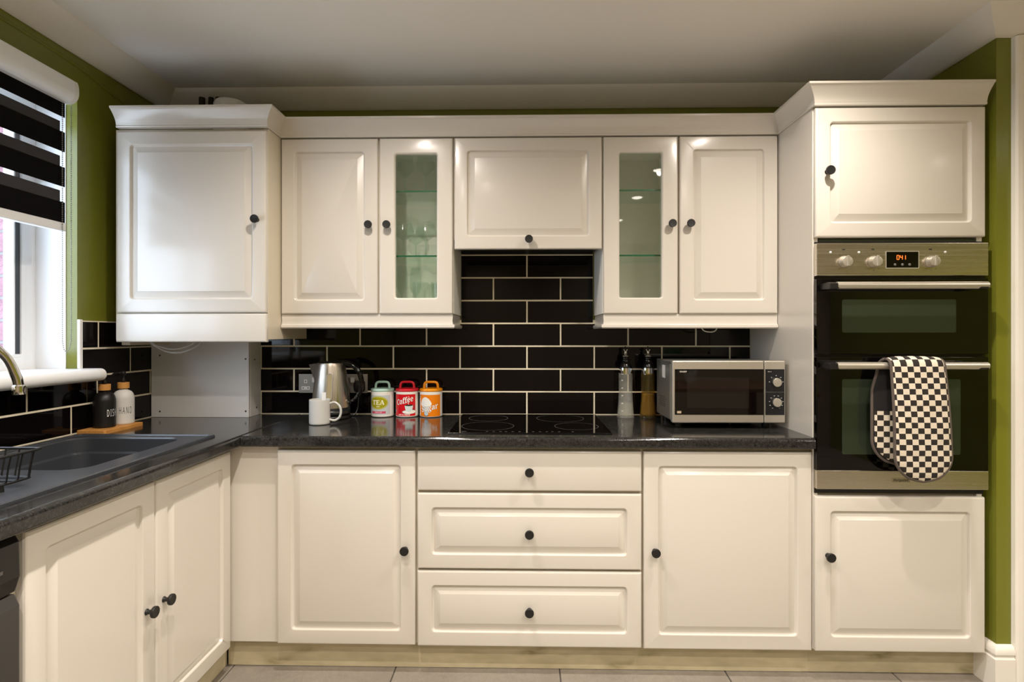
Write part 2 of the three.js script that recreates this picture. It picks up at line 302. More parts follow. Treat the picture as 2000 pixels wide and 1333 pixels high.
// ---------------------------------------------------------------- cabinet kit
function panelDoor(w, h, { m = 0.05, t = 0.02, panel = true } = {}) {      // front face at z = 0
  const c = 0.0045, R = [ring(w, h, 0.002, -t), ring(w, h, 0.002, -0.006), ring(w - c, h - c, 0.002, -0.0015), ring(w - 2 * c - 0.002, h - 2 * c - 0.002, 0.002, 0)];
  if (panel) { const a = w - 2 * m, b = h - 2 * m; R.push(ring(a, b, 0.014, 0), ring(a - 0.004, b - 0.004, 0.013, -0.0012), ring(a - 0.010, b - 0.010, 0.010, -0.0085), ring(a - 0.016, b - 0.016, 0.008, -0.0098), ring(a - 0.062, b - 0.062, 0, -0.0014), ring(a - 0.065, b - 0.065, 0, -0.0004)); }
  return loft(R, true, true, 0.35);
}
function glassDoor(w, h, m) {
  const c = 0.0045, a = w - 2 * m, b = h - 2 * m; 
  return loft([ring(w, h, 0.002, -0.02), ring(w, h, 0.002, -0.006), ring(w - c, h - c, 0.002, -0.0015), ring(w - 2 * c - 0.002, h - 2 * c - 0.002, 0.002, 0), ring(a + 0.012, b + 0.012, 0.012, 0), ring(a + 0.004, b + 0.004, 0.009, -0.003), ring(a, b, 0.008, -0.008), ring(a, b, 0.008, -0.02)], false, false, 0.35, true);
}
const knobGeo = lathe([[0, 0], [0.0085, 0], [0.0085, 0.002], [0.0062, 0.005], [0.0058, 0.014], [0.008, 0.0175], [0.0148, 0.019], [0.0158, 0.021], [0.0158, 0.0265], [0.0148, 0.028], [0.0135, 0.0278], [0.0128, 0.0272], [0, 0.0272]], 28).rotateX(Math.PI / 2);
const knobGeoX = knobGeo.clone().rotateY(Math.PI / 2);
const FB = 0.540, FU = 0.280, FT = 0.555, FK = 0.402;       // door planes: base, wall, tower, boiler cupboard
function frontDoor(parent, x0, x1, y0, y1, z, knob, opt) {
  const d = add(parent, opt?.name ?? 'door', panelDoor(x1 - x0, y1 - y0, opt), mat.door, [(x0 + x1) / 2, (y0 + y1) / 2, z]);
  if (knob) add(d, 'knob', knobGeo, mat.knob, [knob[0], knob[1], z - 0.0002]);
  return d;
}
const shellBox = (x0, x1, y0, y1, z0, z1, t = 0.016) => merge(box(x0, x0 + t, y0, y1, z0, z1), box(x1 - t, x1, y0, y1, z0, z1), box(x0 + t, x1 - t, y0, y0 + t, z0, z1), box(x0 + t, x1 - t, y1 - t, y1, z0, z1), box(x0 + t, x1 - t, y0 + t, y1 - t, z0, z0 + 0.008));

// base run
{
  const c = thing('base_cabinet', 'narrow cream base cabinet with knob at the right, under the kettle', 'cabinet', [-0.65, 0.1, 0.3]);
  add(c, 'carcass', box(-0.9, -0.3985, 0.108, 0.812, 0.02, FB - 0.021), mat.carcass);
  frontDoor(c, -0.898, -0.4015, 0.108, 0.803, FB, [-0.436, 0.452]);
  const d = thing('drawer_cabinet', 'wide cream three-drawer cabinet under the hob', 'cabinet', [0, 0.1, 0.3]);
  add(d, 'carcass', box(-0.398, 0.405, 0.108, 0.812, 0.02, FB - 0.021), mat.carcass);
  frontDoor(d, -0.394, 0.402, 0.6605, 0.803, FB, [0.005, 0.731], { name: 'drawer', panel: false });
  frontDoor(d, -0.394, 0.402, 0.382, 0.6515, FB, [0.005, 0.513], { name: 'drawer', m: 0.0495 });
  frontDoor(d, -0.394, 0.402, 0.106, 0.374, FB, [0.005, 0.238], { name: 'drawer', m: 0.0495 });
  const e = thing('base_cabinet', 'wide cream base cabinet with knob at the left, beside the oven tower', 'cabinet', [0.7, 0.1, 0.3]);
  add(e, 'carcass', box(0.4055, 0.9995, 0.104, 0.812, 0.02, FB - 0.021), mat.carcass);
  frontDoor(e, 0.409, 0.998, 0.104, 0.803, FB, [0.447, 0.452]);
  solo('corner_filler', 'flat cream filler panel in the inner corner of the base units', 'panel', box(-1.083, -0.9005, 0.104, 0.812, FB - 0.038, FB - 0.02, 0.002), mat.door);
  // left run: sink cabinet with two doors facing the room
  const XF = -1.060;
  const s = thing('sink_cabinet', 'cream two-door cabinet under the black sink', 'cabinet', [-1.3, 0.1, 0.97]);
  add(s, 'carcass', box(-1.6, XF - 0.021, 0.104, 0.645, 0.53, 1.386), mat.carcass); 
  add(s, 'front_rail', box(-1.10, XF - 0.021, 0.645, 0.812, 0.53, 1.386), mat.carcass);
  for (const [a, b, kz] of [[0.548, 0.9545, 0.921], [0.9585, 1.372, 0.995]]) { const q = add(s, 'door', panelDoor(b - a, 0.703, {}).rotateY(Math.PI / 2), mat.door, [XF, 0.4505, (a + b) / 2]); add(q, 'knob', knobGeoX, mat.knob, [XF - 0.0002, 0.447, kz]); }
  // dishwasher
  const w = thing('dishwasher', 'black slimline dishwasher next to the sink cabinet', 'dishwasher', [-1.3, 0, 1.7]);
  add(w, 'body', box(-1.6, -1.085, 0.02, 0.645, 1.392, 1.99), mat.black); add(w, 'body_top', box(-1.14, -1.085, 0.645, 0.812, 1.392, 1.99), mat.black);
  const pr = [[0, 0.1], [0.026, 0.1], [0.03, 0.12], [0.03, 0.66], [0.02, 0.68], [0, 0.68]];
  add(w, 'door', new THREE.ExtrudeGeometry(new THREE.Shape(pr.map((p) => new THREE.Vector2(...p))), { depth: 0.59, bevelEnabled: true, bevelSize: 0.003, bevelThickness: 0.004, bevelSegments: 2 }).translate(-1.085, 0, 1.396), M('#3a3836', 0.3));
  const cp = [[0, 0.69], [0.022, 0.69], [0.032, 0.72], [0.03, 0.79], [0.02, 0.805], [0, 0.805]];
  const pan = add(w, 'control_panel', new THREE.ExtrudeGeometry(new THREE.Shape(cp.map((p) => new THREE.Vector2(...p))), { depth: 0.59, bevelEnabled: true, bevelSize: 0.002, bevelThickness: 0.004, bevelSegments: 2 }).translate(-1.085, 0, 1.396), mat.blackGloss);
  for (let i = 0; i < 6; i++) add(pan, 'button', box(-1.056, -1.0515, 0.735, 0.745, 1.43 + i * 0.045, 1.455 + i * 0.045, 0.001), mat.markGrey);
  solo('kickboard', 'stained cream kickboard below the back run of base units', 'kickboard', planarUV(merge(box(-1.10, 0.985, 0.002, 0.103, 0.474, 0.49), box(0.985, 1.598, 0.002, 0.109, 0.474, 0.489)), 'x', 'y'), mat.plinth);
  solo('kickboard', 'stained cream kickboard below the sink cabinet', 'kickboard', planarUV(box(-1.122, -1.106, 0.002, 0.103, 0.49, 1.387), 'z', 'y'), mat.plinth);
}
// worktops
{
  const prof = (d) => { const s = new THREE.Shape(), r = 0.0135; s.moveTo(0, WT - 0.038); s.lineTo(d - 0.008, WT - 0.038); s.quadraticCurveTo(d, WT - 0.038, d, WT - 0.03); s.lineTo(d, WT - r); s.absarc(d - r, WT - r, r, 0, Math.PI / 2); s.lineTo(0, WT); return s; };
  const uvw = (g, a, b) => { const p = g.attributes.position, n = g.attributes.normal, uv = []; for (let i = 0; i < p.count; i++) { const P = [p.getX(i), p.getY(i), p.getZ(i)]; uv.push(Math.abs(n.getY(i)) > 0.6 ? [P[0], P[2]] : Math.abs(n.getX(i)) > 0.6 ? [P[2] + 0.3, P[1] + P[0]] : [P[0], P[1] + 0.7 + P[2]]); } g.setAttribute('uv', new THREE.Float32BufferAttribute(uv.flat(), 2)); return g; };
  const back = new THREE.ExtrudeGeometry(prof(0.561), { depth: 2.018, bevelEnabled: false, curveSegments: 8 }).rotateY(-Math.PI / 2).translate(1.0 - 0.0005, 0, 0.0005);
  const tip = box(0.999, 1.006, WT - 0.038, WT - 0.001, 0.5565, 0.5605);
  solo('worktop', 'black speckled worktop along the back wall carrying hob and microwave', 'worktop', uvw(plain(back)), mat.granite);
  const lx = 0.624, left = (z0, z1, w0 = 0, w1 = lx) => {   // slices of the left worktop around the sink cut-out
    if (w1 === lx) return new THREE.ExtrudeGeometry((() => { const s = prof(lx); if (!w0) return s; const r = 0.0135; const q = new THREE.Shape(); q.moveTo(w0, WT - 0.038); q.lineTo(lx - 0.008, WT - 0.038); q.quadraticCurveTo(lx, WT - 0.038, lx, WT - 0.03); q.lineTo(lx, WT - r); q.absarc(lx - r, WT - r, r, 0, Math.PI / 2); q.lineTo(w0, WT); return q; })(), { depth: z1 - z0, bevelEnabled: false, curveSegments: 8 }).translate(-1.644, 0, z0);
    return box(-1.644 + w0, -1.644 + w1, WT - 0.038, WT, z0, z1);
  };
  solo('worktop', 'black speckled worktop under the window holding the sink', 'worktop', uvw(merge(left(0.0005, 0.585), left(1.55, 2.2), left(0.585, 1.55, 0.52), left(0.585, 1.55, 0, 0.055))), mat.granite);
}
// wall cabinets, left to right
{
  const b = thing('boiler_cupboard', 'tall white boiler cupboard hanging in the corner by the window', 'cabinet', [-1.3, 1.187, 0.2]);
  add(b, 'carcass', merge(box(-1.6, -1.584, 1.1975, 2.012, 0.002, FK - 0.021), box(-1.018, -1.0015, 1.1975, 2.012, 0.002, FK - 0.02), box(-1.584, -1.018, 1.20, 1.215, 0.02, FK - 0.021), box(-1.584, -1.018, 1.215, 2.012, FK - 0.04, FK - 0.021)), mat.carcass);
  frontDoor(b, -1.583, -1.0025, 1.301, 2.0, FK, [-1.036, 1.656], { m: 0.05 });
  frontDoor(b, -1.587, -1.0015, 1.187, 1.297, FK, null, { name: 'lower_panel', panel: false });
  const wc = (x0, x1, label, kx) => { const c = thing('wall_cabinet', label, 'cabinet', [(x0 + x1) / 2, 1.3, 0.14]); add(c, 'carcass', box(x0, x1, 1.301, 2.012, 0.001, FU - 0.021), mat.carcass); frontDoor(c, x0 + 0.003, x1 - 0.003, 1.3, 2.009, FU, [kx, 1.657], { m: 0.052 }); };
  wc(-1.0, -0.601, 'cream wall cabinet between the boiler cupboard and a glazed cabinet', -0.637);
  wc(0.605, 0.999, 'cream wall cabinet above the microwave beside the oven tower', 0.646);
  const gc = (x0, x1, label, kx) => {
    const c = thing('glazed_cabinet', label, 'cabinet', [(x0 + x1) / 2, 1.3, 0.14]);
    add(c, 'carcass', shellBox(x0, x1, 1.301, 2.012, 0.001, FU - 0.021), mat.inside);
    const d = add(c, 'door', glassDoor(x1 - x0 - 0.006, 0.709, 0.0645), mat.door, [(x0 + x1) / 2, 1.6545, FU]);
    add(d, 'pane', box(-(x1 - x0) / 2 + 0.062, (x1 - x0) / 2 - 0.062, -0.295, 0.295, -0.0145, -0.0105), mat.cabGlass, [(x0 + x1) / 2, 1.6545, FU]);
    add(d, 'knob', knobGeo, mat.knob, [kx, 1.657, FU - 0.0002]);
    for (const y of [1.536, 1.802]) { const s = add(c, 'shelf', box(x0 + 0.017, x1 - 0.017, y, y + 0.006, 0.012, 0.233), mat.shelfGlass); s.userData.label = 'green-edged glass shelf'; add(s, 'front_edge', box(x0 + 0.017, x1 - 0.017, y, y + 0.006, 0.2332, 0.235), mat.shelfEdge); }
    for (const x of [x0 + 0.02, x1 - 0.02]) for (const y of [1.531, 1.797]) add(c, 'shelf_pin', box(x - 0.004, x + 0.004, y - 0.004, y + 0.004, 0.19, 0.2), mat.screw);
  };
  gc(-0.6, -0.298, 'cream glazed cabinet with glassware inside, left of the extractor', -0.563);
  gc(0.3015, 0.604, 'cream glazed cabinet with empty glass shelves, right of the extractor', 0.574);
  const h = thing('extractor_cabinet', 'cream extractor hood cabinet over the hob', 'cabinet', [0, 1.57, 0.14]);
  add(h, 'carcass', box(-0.2975, 0.301, 1.60, 2.012, 0.001, FU - 0.021), mat.carcass);
  add(h, 'extractor', box(-0.285, 0.288, 1.574, 1.60, 0.03, FU - 0.022), mat.black);
  frontDoor(h, -0.294, 0.2985, 1.560, 2.009, FU, [0.006, 1.597], { m: 0.05 });
  // light pelmets
  const pp = [[0, 1.2995], [0.0, 1.243], [0.012, 1.241], [0.016, 1.246], [0.015, 1.256], [0.008, 1.259], [0.006, 1.272], [0.008, 1.288], [0.006, 1.2995]].map(([o, y]) => [o - 0.006, y]);
  solo('pelmet', 'cream moulded light pelmet below the cabinets left of the hob', 'pelmet', sweep([[-0.998, 0.268], [-0.303, 0.268], [-0.303, 0.002]], pp), mat.door);
  solo('pelmet', 'cream moulded light pelmet below the cabinets right of the hob', 'pelmet', sweep([[0.307, 0.002], [0.307, 0.268], [0.998, 0.268]], pp), mat.door);
}
// cornice
{
  const pr = [[-0.02, 2.0135], [0.003, 2.0135], [0.0045, 2.018], [0.0025, 2.0225], [0.004, 2.027]]; for (let i = 1; i <= 8; i++) { const a = i / 8; pr.push([0.004 + 0.032 * a ** 1.7, 2.027 + 0.048 * a]); } pr.push([0.039, 2.0755], [0.039, 2.083], [-0.02, 2.083]);
  solo('cornice', 'cream cornice moulding stepping along the tops of all wall cabinets', 'cornice', sweep([[-1.583, FK], [-1.0, FK], [-1.0, FU], [1.0, FU], [1.0, FT], [1.587, FT]], pr), mat.door);
}
// tower with the oven housing
{
  const t = thing('oven_tower', 'tall cream housing cabinet around the double oven', 'cabinet', [1.3, 0.1, 0.28]);
  add(t, 'side_panel', box(1.0, 1.018, 0.111, 2.0125, 0.001, FT - 0.019), mat.door);
  add(t, 'side_panel', box(1.568, 1.586, 0.111, 2.0125, 0.001, FT - 0.019), mat.door);
  add(t, 'carcass', merge(box(1.018, 1.568, 0.108, 0.126, 0.01, FT - 0.02), box(1.018, 1.568, 0.64, 0.658, 0.01, FT - 0.03), box(1.018, 1.568, 1.556, 1.574, 0.01, FT - 0.022), box(1.018, 1.568, 1.99, 2.0125, 0.01, FT - 0.021), box(1.018, 1.568, 0.126, 1.99, 0.005, 0.015)), mat.carcass);
  frontDoor(t, 1.0025, 1.5855, 1.556, 2.008, FT, [1.041, 1.783], { m: 0.048 });
  frontDoor(t, 1.002, 1.584, 0.111, 0.652, FT, [1.043, 0.447], { m: 0.05 });
  // double oven
  const o = thing('double_oven', 'built-in double oven with steel controls and black glass doors', 'oven', [1.3, 0.67, 0.5]);
  const x0 = 1.003, x1 = 1.590, F = 0.560;
  add(o, 'body', merge(box(1.02, 1.566, 0.662, 1.55, 0.30, 0.31), box(1.02, 1.566, 0.662, 0.69, 0.31, 0.535), box(1.02, 1.566, 1.13, 1.17, 0.31, 0.535), box(1.02, 1.566, 1.40, 1.552, 0.31, 0.535), box(1.02, 1.045, 0.69, 1.40, 0.31, 0.535), box(1.54, 1.566, 0.69, 1.40, 0.31, 0.535)), mat.enamel);
  add(o, 'front_trim', box(1.006, 1.588, 0.660, 1.541, 0.5362, 0.5402), mat.black).geometry;
  const cp = add(o, 'control_panel', planarUV(plain(box(x0, x1, 1.4205, 1.534, 0.5405, F, 0.002)), 'x', 'y'), mat.steel);
  const kn = merge(lathe([[0, 0], [0.021, 0], [0.021, 0.004], [0.0185, 0.006], [0.0178, 0.02], [0.0168, 0.0225], [0, 0.0225]], 32).rotateX(Math.PI / 2), box(-0.0042, 0.0042, -0.017, 0.0195, 0.0215, 0.026, 0.0015));
  for (const [x, a] of [[1.098, 0], [1.199, 0], [1.395, -0.06]]) { const k = add(cp, 'knob', kn, mat.silver, [x, 1.4685, F]); k.rotation.z = a; }
  for (const x of [1.05, 1.1475, 1.4425]) add(cp, 'indicator_light', lathe([[0, 0], [0.0042, 0], [0.004, 0.002], [0.002, 0.0034], [0, 0.0036]], 16).rotateX(Math.PI / 2), mat.markWhite, [x, 1.5015, F]);
  const marks = []; for (const x of [1.098, 1.199, 1.395]) { marks.push(box(x - 0.008, x + 0.002, 1.509, 1.514, F, F + 0.0002)); for (let i = 0; i < 9; i++) { const a = -2.5 + i * 0.62; if (x < 1.15 && i % 3) continue; marks.push(box(-0.0016, 0.0016, -0.0008, 0.0008, 0, 0.0002).translate(x - Math.sin(a) * -0.029, 1.4685 - Math.cos(a) * 0.029, F)); } }
  add(cp, 'printed_marks', merge(marks), mat.markDark).userData.kind = 'stuff';
  add(cp, 'display_frame', loft([ring(0.115, 0.061, 0.002, 0), ring(0.115, 0.061, 0.002, 0.0012), ring(0.109, 0.055, 0.001, 0.0012), ring(0.109, 0.055, 0.001, 0)], false, false, 0.3, true), mat.silver, [1.296, 1.4755, F]);
  const disp = add(cp, 'display', box(-0.0545, 0.0545, -0.0275, 0.0275, -0.0005, 0.0006), mat.blackGlass, [1.296, 1.4755, F]);
  // seven-segment digits 0 4 1 led by a dimmed figure
  const seg = { 0: 'abcdef', 4: 'bcfg', 1: 'bc' }, S7 = { a: [0, 1, 1], d: [0, -1, 1], g: [0, 0, 1], b: [1, 0.5, 0], c: [1, -0.5, 0], e: [-1, -0.5, 0], f: [-1, 0.5, 0] }, dg = [];
  [['0', -0.0155], ['4', -0.004], ['1', 0.0065]].forEach(([n, dx]) => { for (const k of seg[n]) { const [sx, sy, hz] = S7[k]; dg.push(box(-(hz ? 0.0034 : 0.0011), hz ? 0.0034 : 0.0011, -(hz ? 0.0011 : 0.0036), hz ? 0.0011 : 0.0036, 0, 0.0003).translate(dx + sx * 0.0036, sy * 0.0072, 0)); } });
  add(disp, 'digits', merge(dg), M('#200800', 0.5, { emissive: new THREE.Color().setRGB(1.0, 0.16, 0.02), emissiveIntensity: 2.2 }), [1.2965, 1.4835, F + 0.0006]);
  for (const dx of [-0.0255, 0, 0.0245]) add(disp, 'button', lathe([[0, 0], [0.0045, 0], [0.0045, 0.001], [0.003, 0.002], [0, 0.0022]], 16).rotateX(Math.PI / 2), mat.markGrey, [1.296 + dx, 1.4585, F + 0.0006]);
  const ovenDoor = (y0, y1, wy0, wy1, wx0, wx1, steel) => {
    const yb = steel ? y0 + 0.0655 : y0, cx = (x0 + x1) / 2, cy = (yb + y1) / 2, wcx = (wx0 + wx1) / 2 - cx, wcy = (wy0 + wy1) / 2 - cy, ww = wx1 - wx0, wh = wy1 - wy0;
    const d = add(o, 'door', loft([ring(x1 - x0, y1 - yb, 0.002, -0.019), ring(x1 - x0, y1 - yb, 0.002, -0.0015), ring(x1 - x0 - 0.003, y1 - yb - 0.003, 0.002, 0), ring(ww, wh, 0.006, 0, 4, wcx, wcy), ring(ww, wh, 0.006, -0.019, 4, wcx, wcy)], false, false, 0.3, true), mat.blackGlass, [cx, cy, F]);
    const p = add(d, 'window', box(wx0 - 0.0005, wx1 + 0.0005, wy0 - 0.0005, wy1 + 0.0005, F - 0.005, F - 0.0002), mat.tinted); p.userData.label = 'dark tinted oven window';
    if (steel) { add(d, 'steel_strip', planarUV(plain(box(x0, x1, y0, yb - 0.0005, F - 0.019, F + 0.0005, 0.0015)), 'x', 'y'), mat.steel); }
    const hy = y1 - 0.0275, h = add(d, 'handle', rod([1.04, hy, F + 0.055], [1.541, hy, F + 0.055], 0.0125, 24), mat.silver);
    const br = new THREE.Shape(); br.moveTo(0, 0.008); br.lineTo(0.05, 0.012); br.lineTo(0.068, 0.006); br.lineTo(0.068, -0.012); br.lineTo(0.05, -0.013); br.lineTo(0, -0.010);
    for (const x of [1.016, 1.512]) add(h, 'bracket', extrude(br, 0.025, 0.002).rotateY(-Math.PI / 2).translate(x + 0.025, hy, F - 0.002), mat.black);
    return d;
  };
  ovenDoor(1.148, 1.4095, 1.223, 1.338, 1.09, 1.48, false);
  const d2 = ovenDoor(0.679, 1.1385, 0.80, 1.062, 1.09, 1.495, true);
  add(o, 'cavity', merge(shellBox(1.047, 1.538, 1.172, 1.398, 0.315, 0.534, 0.004), shellBox(1.047, 1.538, 0.692, 1.128, 0.315, 0.534, 0.004)), mat.enamel);
  const rk = (y) => merge(rod([1.055, y, 0.52], [1.53, y, 0.52], 0.0025), rod([1.055, y, 0.33], [1.53, y, 0.33], 0.0025), ...Array.from({ length: 14 }, (_, i) => rod([1.07 + i * 0.034, y, 0.33], [1.07 + i * 0.034, y, 0.52], 0.0016, 6)));
  add(o, 'rack', rk(1.235), mat.chrome); add(o, 'rack', rk(0.86), mat.chrome);
  const logo = canvasTex(256, 64, (c, w, h) => { c.fillStyle = '#b3a98f'; c.fillRect(0, 0, w, h); c.fillStyle = '#201d18'; c.font = 'bold 50px sans-serif'; c.textAlign = 'center'; c.textBaseline = 'middle'; c.fillText('Hotpoint', w / 2, h / 2 + 2, 236); });
  add(d2, 'maker_mark', new THREE.PlaneGeometry(0.062, 0.0155), M('#ffffff', 0.4, { map: logo, metalness: 0.6 }), [1.291, 0.712, F + 0.0008]);
}

// ---------------------------------------------------------------- on the worktops
{ // hob
  const h = thing('ceramic_hob', 'flush black glass ceramic hob set in the worktop', 'hob', [0.008, WT, 0.255]);
  add(h, 'glass', box(-0.29, 0.306, WT + 0.0002, WT + 0.0045, 0.018, 0.497, 0.002), mat.blackGlass);
  const rg = (x, z, r) => new THREE.RingGeometry(r - 0.0013, r, 64).rotateX(-Math.PI / 2).translate(x, WT + 0.0048, z);
  for (const [x, z, r] of [[-0.155, 0.345, 0.102], [-0.165, 0.14, 0.083], [0.14, 0.14, 0.1], [0.19, 0.345, 0.085]]) add(h, 'cooking_zone', rg(x, z, r), mat.markGrey);
  add(h, 'touch_marks', merge(...[-0.235, -0.15, -0.125, -0.1, -0.08, -0.055, -0.03, 0.02, 0.045, 0.07, 0.09, 0.115, 0.165].map((x, i) => box(x - (i ? 0.004 : 0.009), x + (i ? 0.004 : 0.009), WT + 0.0046, WT + 0.0048, 0.468, 0.472))), mat.markGrey).userData.kind = 'stuff';
}
{ // sink
  const s = thing('kitchen_sink', 'black composite sink with drainer below the window', 'sink', [-1.35, WT, 1.05]);
  const R = (x0, x1, z0, z1, r, y) => ring(x1 - x0, z1 - z0, r, 0, 6).map(([a, b]) => [(x0 + x1) / 2 + a, y, (z0 + z1) / 2 - b]);
  const Y = WT + 0.008, b = [-1.572, -1.185, 0.605, 1.075];
  add(s, 'rim', loft([R(-1.597, -1.106, 0.56, 1.57, 0.012, WT - 0.0), R(-1.597, -1.106, 0.56, 1.57, 0.012, Y - 0.003), R(-1.594, -1.109, 0.563, 1.567, 0.011, Y), R(-1.584, -1.119, 0.573, 1.557, 0.01, Y), R(-1.582, -1.121, 0.576, 1.554, 0.01, Y - 0.004), R(b[0], b[1], b[2], b[3], 0.06, Y - 0.0045)], false, false, 0.3), mat.sink);
  add(s, 'bowl', loft([R(b[0], b[1], b[2], b[3], 0.06, Y - 0.0045), R(b[0] + 0.004, b[1] - 0.004, b[2] + 0.004, b[3] - 0.004, 0.058, Y - 0.009), R(b[0] + 0.007, b[1] - 0.007, b[2] + 0.007, b[3] - 0.007, 0.056, WT - 0.045), R(b[0] + 0.02, b[1] - 0.02, b[2] + 0.02, b[3] - 0.02, 0.05, WT - 0.05), R(b[0] + 0.03, b[1] - 0.03, b[2] + 0.03, b[3] - 0.03, 0.05, WT - 0.17), R(b[0] + 0.06, b[1] - 0.06, b[2] + 0.06, b[3] - 0.06, 0.04, WT - 0.19)], false, true, 0.5), mat.sink);
  const dr = merge(...Array.from({ length: 7 }, (_, i) => box(-1.56 + i * 0.03, -1.548 + i * 0.03, Y - 0.0045, Y - 0.002, 1.16, 1.52, 0.001)));
  add(s, 'drainer_ribs', dr, mat.sink);
  add(s, 'drain', lathe([[0, 0], [0.03, 0], [0.042, 0.003], [0.045, 0.001]], 32), mat.chrome, [-1.38, WT - 0.19, 0.84]);
}
{ // tap
  const t = thing('kitchen_tap', 'curved chrome kitchen tap over the sink', 'tap', [-1.545, WT, 1.12]);
  add(t, 'base', lathe([[0, 0], [0.027, 0], [0.027, 0.006], [0.023, 0.012], [0.022, 0.06], [0.017, 0.075], [0, 0.075]], 32), mat.chrome, [-1.545, WT + 0.0038, 1.12]);
  const sp = add(t, 'spout', tube([[-1.545, 0.92, 1.12], [-1.545, 1.06, 1.12], [-1.535, 1.15, 1.105], [-1.51, 1.195, 1.075], [-1.478, 1.195, 1.035], [-1.452, 1.155, 1.003], [-1.438, 1.10, 0.985], [-1.434, 1.072, 0.98]], 0.0125, 60, 16), mat.chrome);
  add(sp, 'aerator', lathe([[0, 0], [0.0125, 0], [0.016, 0.001], [0.016, 0.024], [0.0125, 0.028]], 28), mat.chrome, [-1.434, 1.047, 0.98]);
  add(t, 'lever', rod([-1.545, 0.90, 1.14], [-1.54, 0.95, 1.20], 0.005), mat.chrome);
}
{ // draining rack
  const r = thing('draining_rack', 'black wire draining rack on the sink drainer', 'dish rack', [-1.35, 0.867, 1.35]);
  const xA = -1.50, xB = -1.183, zA = 1.19, zB = 1.53, yT = 0.94, yB = 0.874, q = 0.003;
  const lp = (y, i, rr) => tube([[xA + i, y, zA + i], [xB - i, y, zA + i], [xB - i, y, zB - i], [xA + i, y, zB - i]].flatMap((p, k, a) => { const n = a[(k + 1) % 4]; return [0.04, 0.5, 0.96].map((t) => p.map((v, m) => v + (n[m] - v) * t)); }), rr, 90, 6, true, 0.2);
  add(r, 'top_rim', lp(yT, 0, 0.0034), mat.black); add(r, 'base_wire', lp(yB, 0.014, q), mat.black);
  const bars = []; for (let i = 0; i < 11; i++) { const z = zA + 0.022 + i * 0.03; bars.push(tube([[xB, yT, z], [xB - 0.008, yT - 0.035, z], [xB - 0.012, yB + 0.004, z], [xB - 0.03, yB, z], [xA + 0.03, yB, z], [xA + 0.012, yB + 0.004, z], [xA + 0.008, yT - 0.035, z], [xA, yT, z]], 0.0018, 40, 6, false, 0.2)); }
  for (let i = 0; i < 9; i++) { const x = xA + 0.03 + i * 0.033; bars.push(rod([x, yT, zA], [x, yB, zA + 0.013], 0.0018, 6), rod([x, yT, zB], [x, yB, zB - 0.013], 0.0018, 6)); }
  add(r, 'wires', merge(bars), mat.black);
  for (const [x, z] of [[xA + 0.02, zA + 0.09], [xB - 0.016, zA + 0.09], [xA + 0.02, zB - 0.04], [xB - 0.016, zB - 0.04]]) add(r, 'foot', cyl(0.006, 0.005, 0.0135, 12), mat.black, [x, 0.8585, z]);
}
// soap bottles on their tray
function soapBottle(name, label, x, z, color, ink, word, turn, rough) {
  const t = thing(name, label, 'soap dispenser', [x, 0.868, z], 'pump soap bottles by the sink');
  const tex = canvasTex(1024, 512, (c, w, h) => { c.fillStyle = color; c.fillRect(0, 0, w, h); c.fillStyle = ink; c.save(); c.translate(w / 2, h * 0.60); c.scale(0.46, 1); c.font = '132px sans-serif'; c.textAlign = 'left'; c.textBaseline = 'middle'; let q = 0; for (const ch of word) q += c.measureText(ch).width + 26; q = -q / 2; for (const ch of word) { c.fillText(ch, q, 0); q += c.measureText(ch).width + 26; } c.restore(); });
  const y = 0.868, body = add(t, 'body', lathe([[0, 0], [0.032, 0], [0.0355, 0.003], [0.0365, 0.008], [0.0365, 0.098], [0.0355, 0.108], [0.032, 0.119], [0.026, 0.127], [0.018, 0.132], [0.014, 0.134], [0.014, 0.139], [0, 0.139]], 48), M('#ffffff', rough, { map: tex }), [x, y, z]);
  body.rotation.y = turn;
  add(t, 'collar', lathe([[0, 0], [0.0195, 0], [0.02, 0.001], [0.02, 0.022], [0.0195, 0.023], [0, 0.023]], 36), mat.bamboo, [x, y + 0.139, z]);
  const p = add(t, 'pump', lathe([[0, 0], [0.007, 0], [0.0065, 0.012], [0.004, 0.014], [0.004, 0.026], [0.0085, 0.028], [0.0085, 0.04], [0.006, 0.043], [0, 0.043]], 24), mat.black, [x, y + 0.162, z]);
  add(p, 'nozzle', tube([[x, y + 0.196, z], [x - 0.02, y + 0.198, z + 0.004], [x - 0.032, y + 0.196, z + 0.008], [x - 0.037, y + 0.189, z + 0.01]], 0.0035, 16, 8), mat.black);
}
{
  const tr = new THREE.Shape([[-1.634, -0.515], [-1.509, -0.54], [-1.532, -0.335], [-1.63, -0.322]].map((p) => new THREE.Vector2(...p)));
  solo('bamboo_tray', 'flat bamboo tray under the two soap bottles', 'tray', planarUV(extrude(rrShape(-1.634, -1.526, -0.535, -0.33, 0.008), 0.0115, 0.002).rotateX(-Math.PI / 2).translate(0, WT + 0.0005, 0), 'z', 'x'), mat.bamboo);
  soapBottle('dish_soap_bottle', 'matt black pump bottle lettered DISH with bamboo collar', -1.588, 0.457, '#141314', '#f0efec', 'DISH', 1.40, 0.42);
  soapBottle('hand_soap_bottle', 'matt white pump bottle lettered HAND with bamboo collar', -1.576, 0.374, '#d9d7d2', '#3a3836', 'HAND', 0.86, 0.5);
}
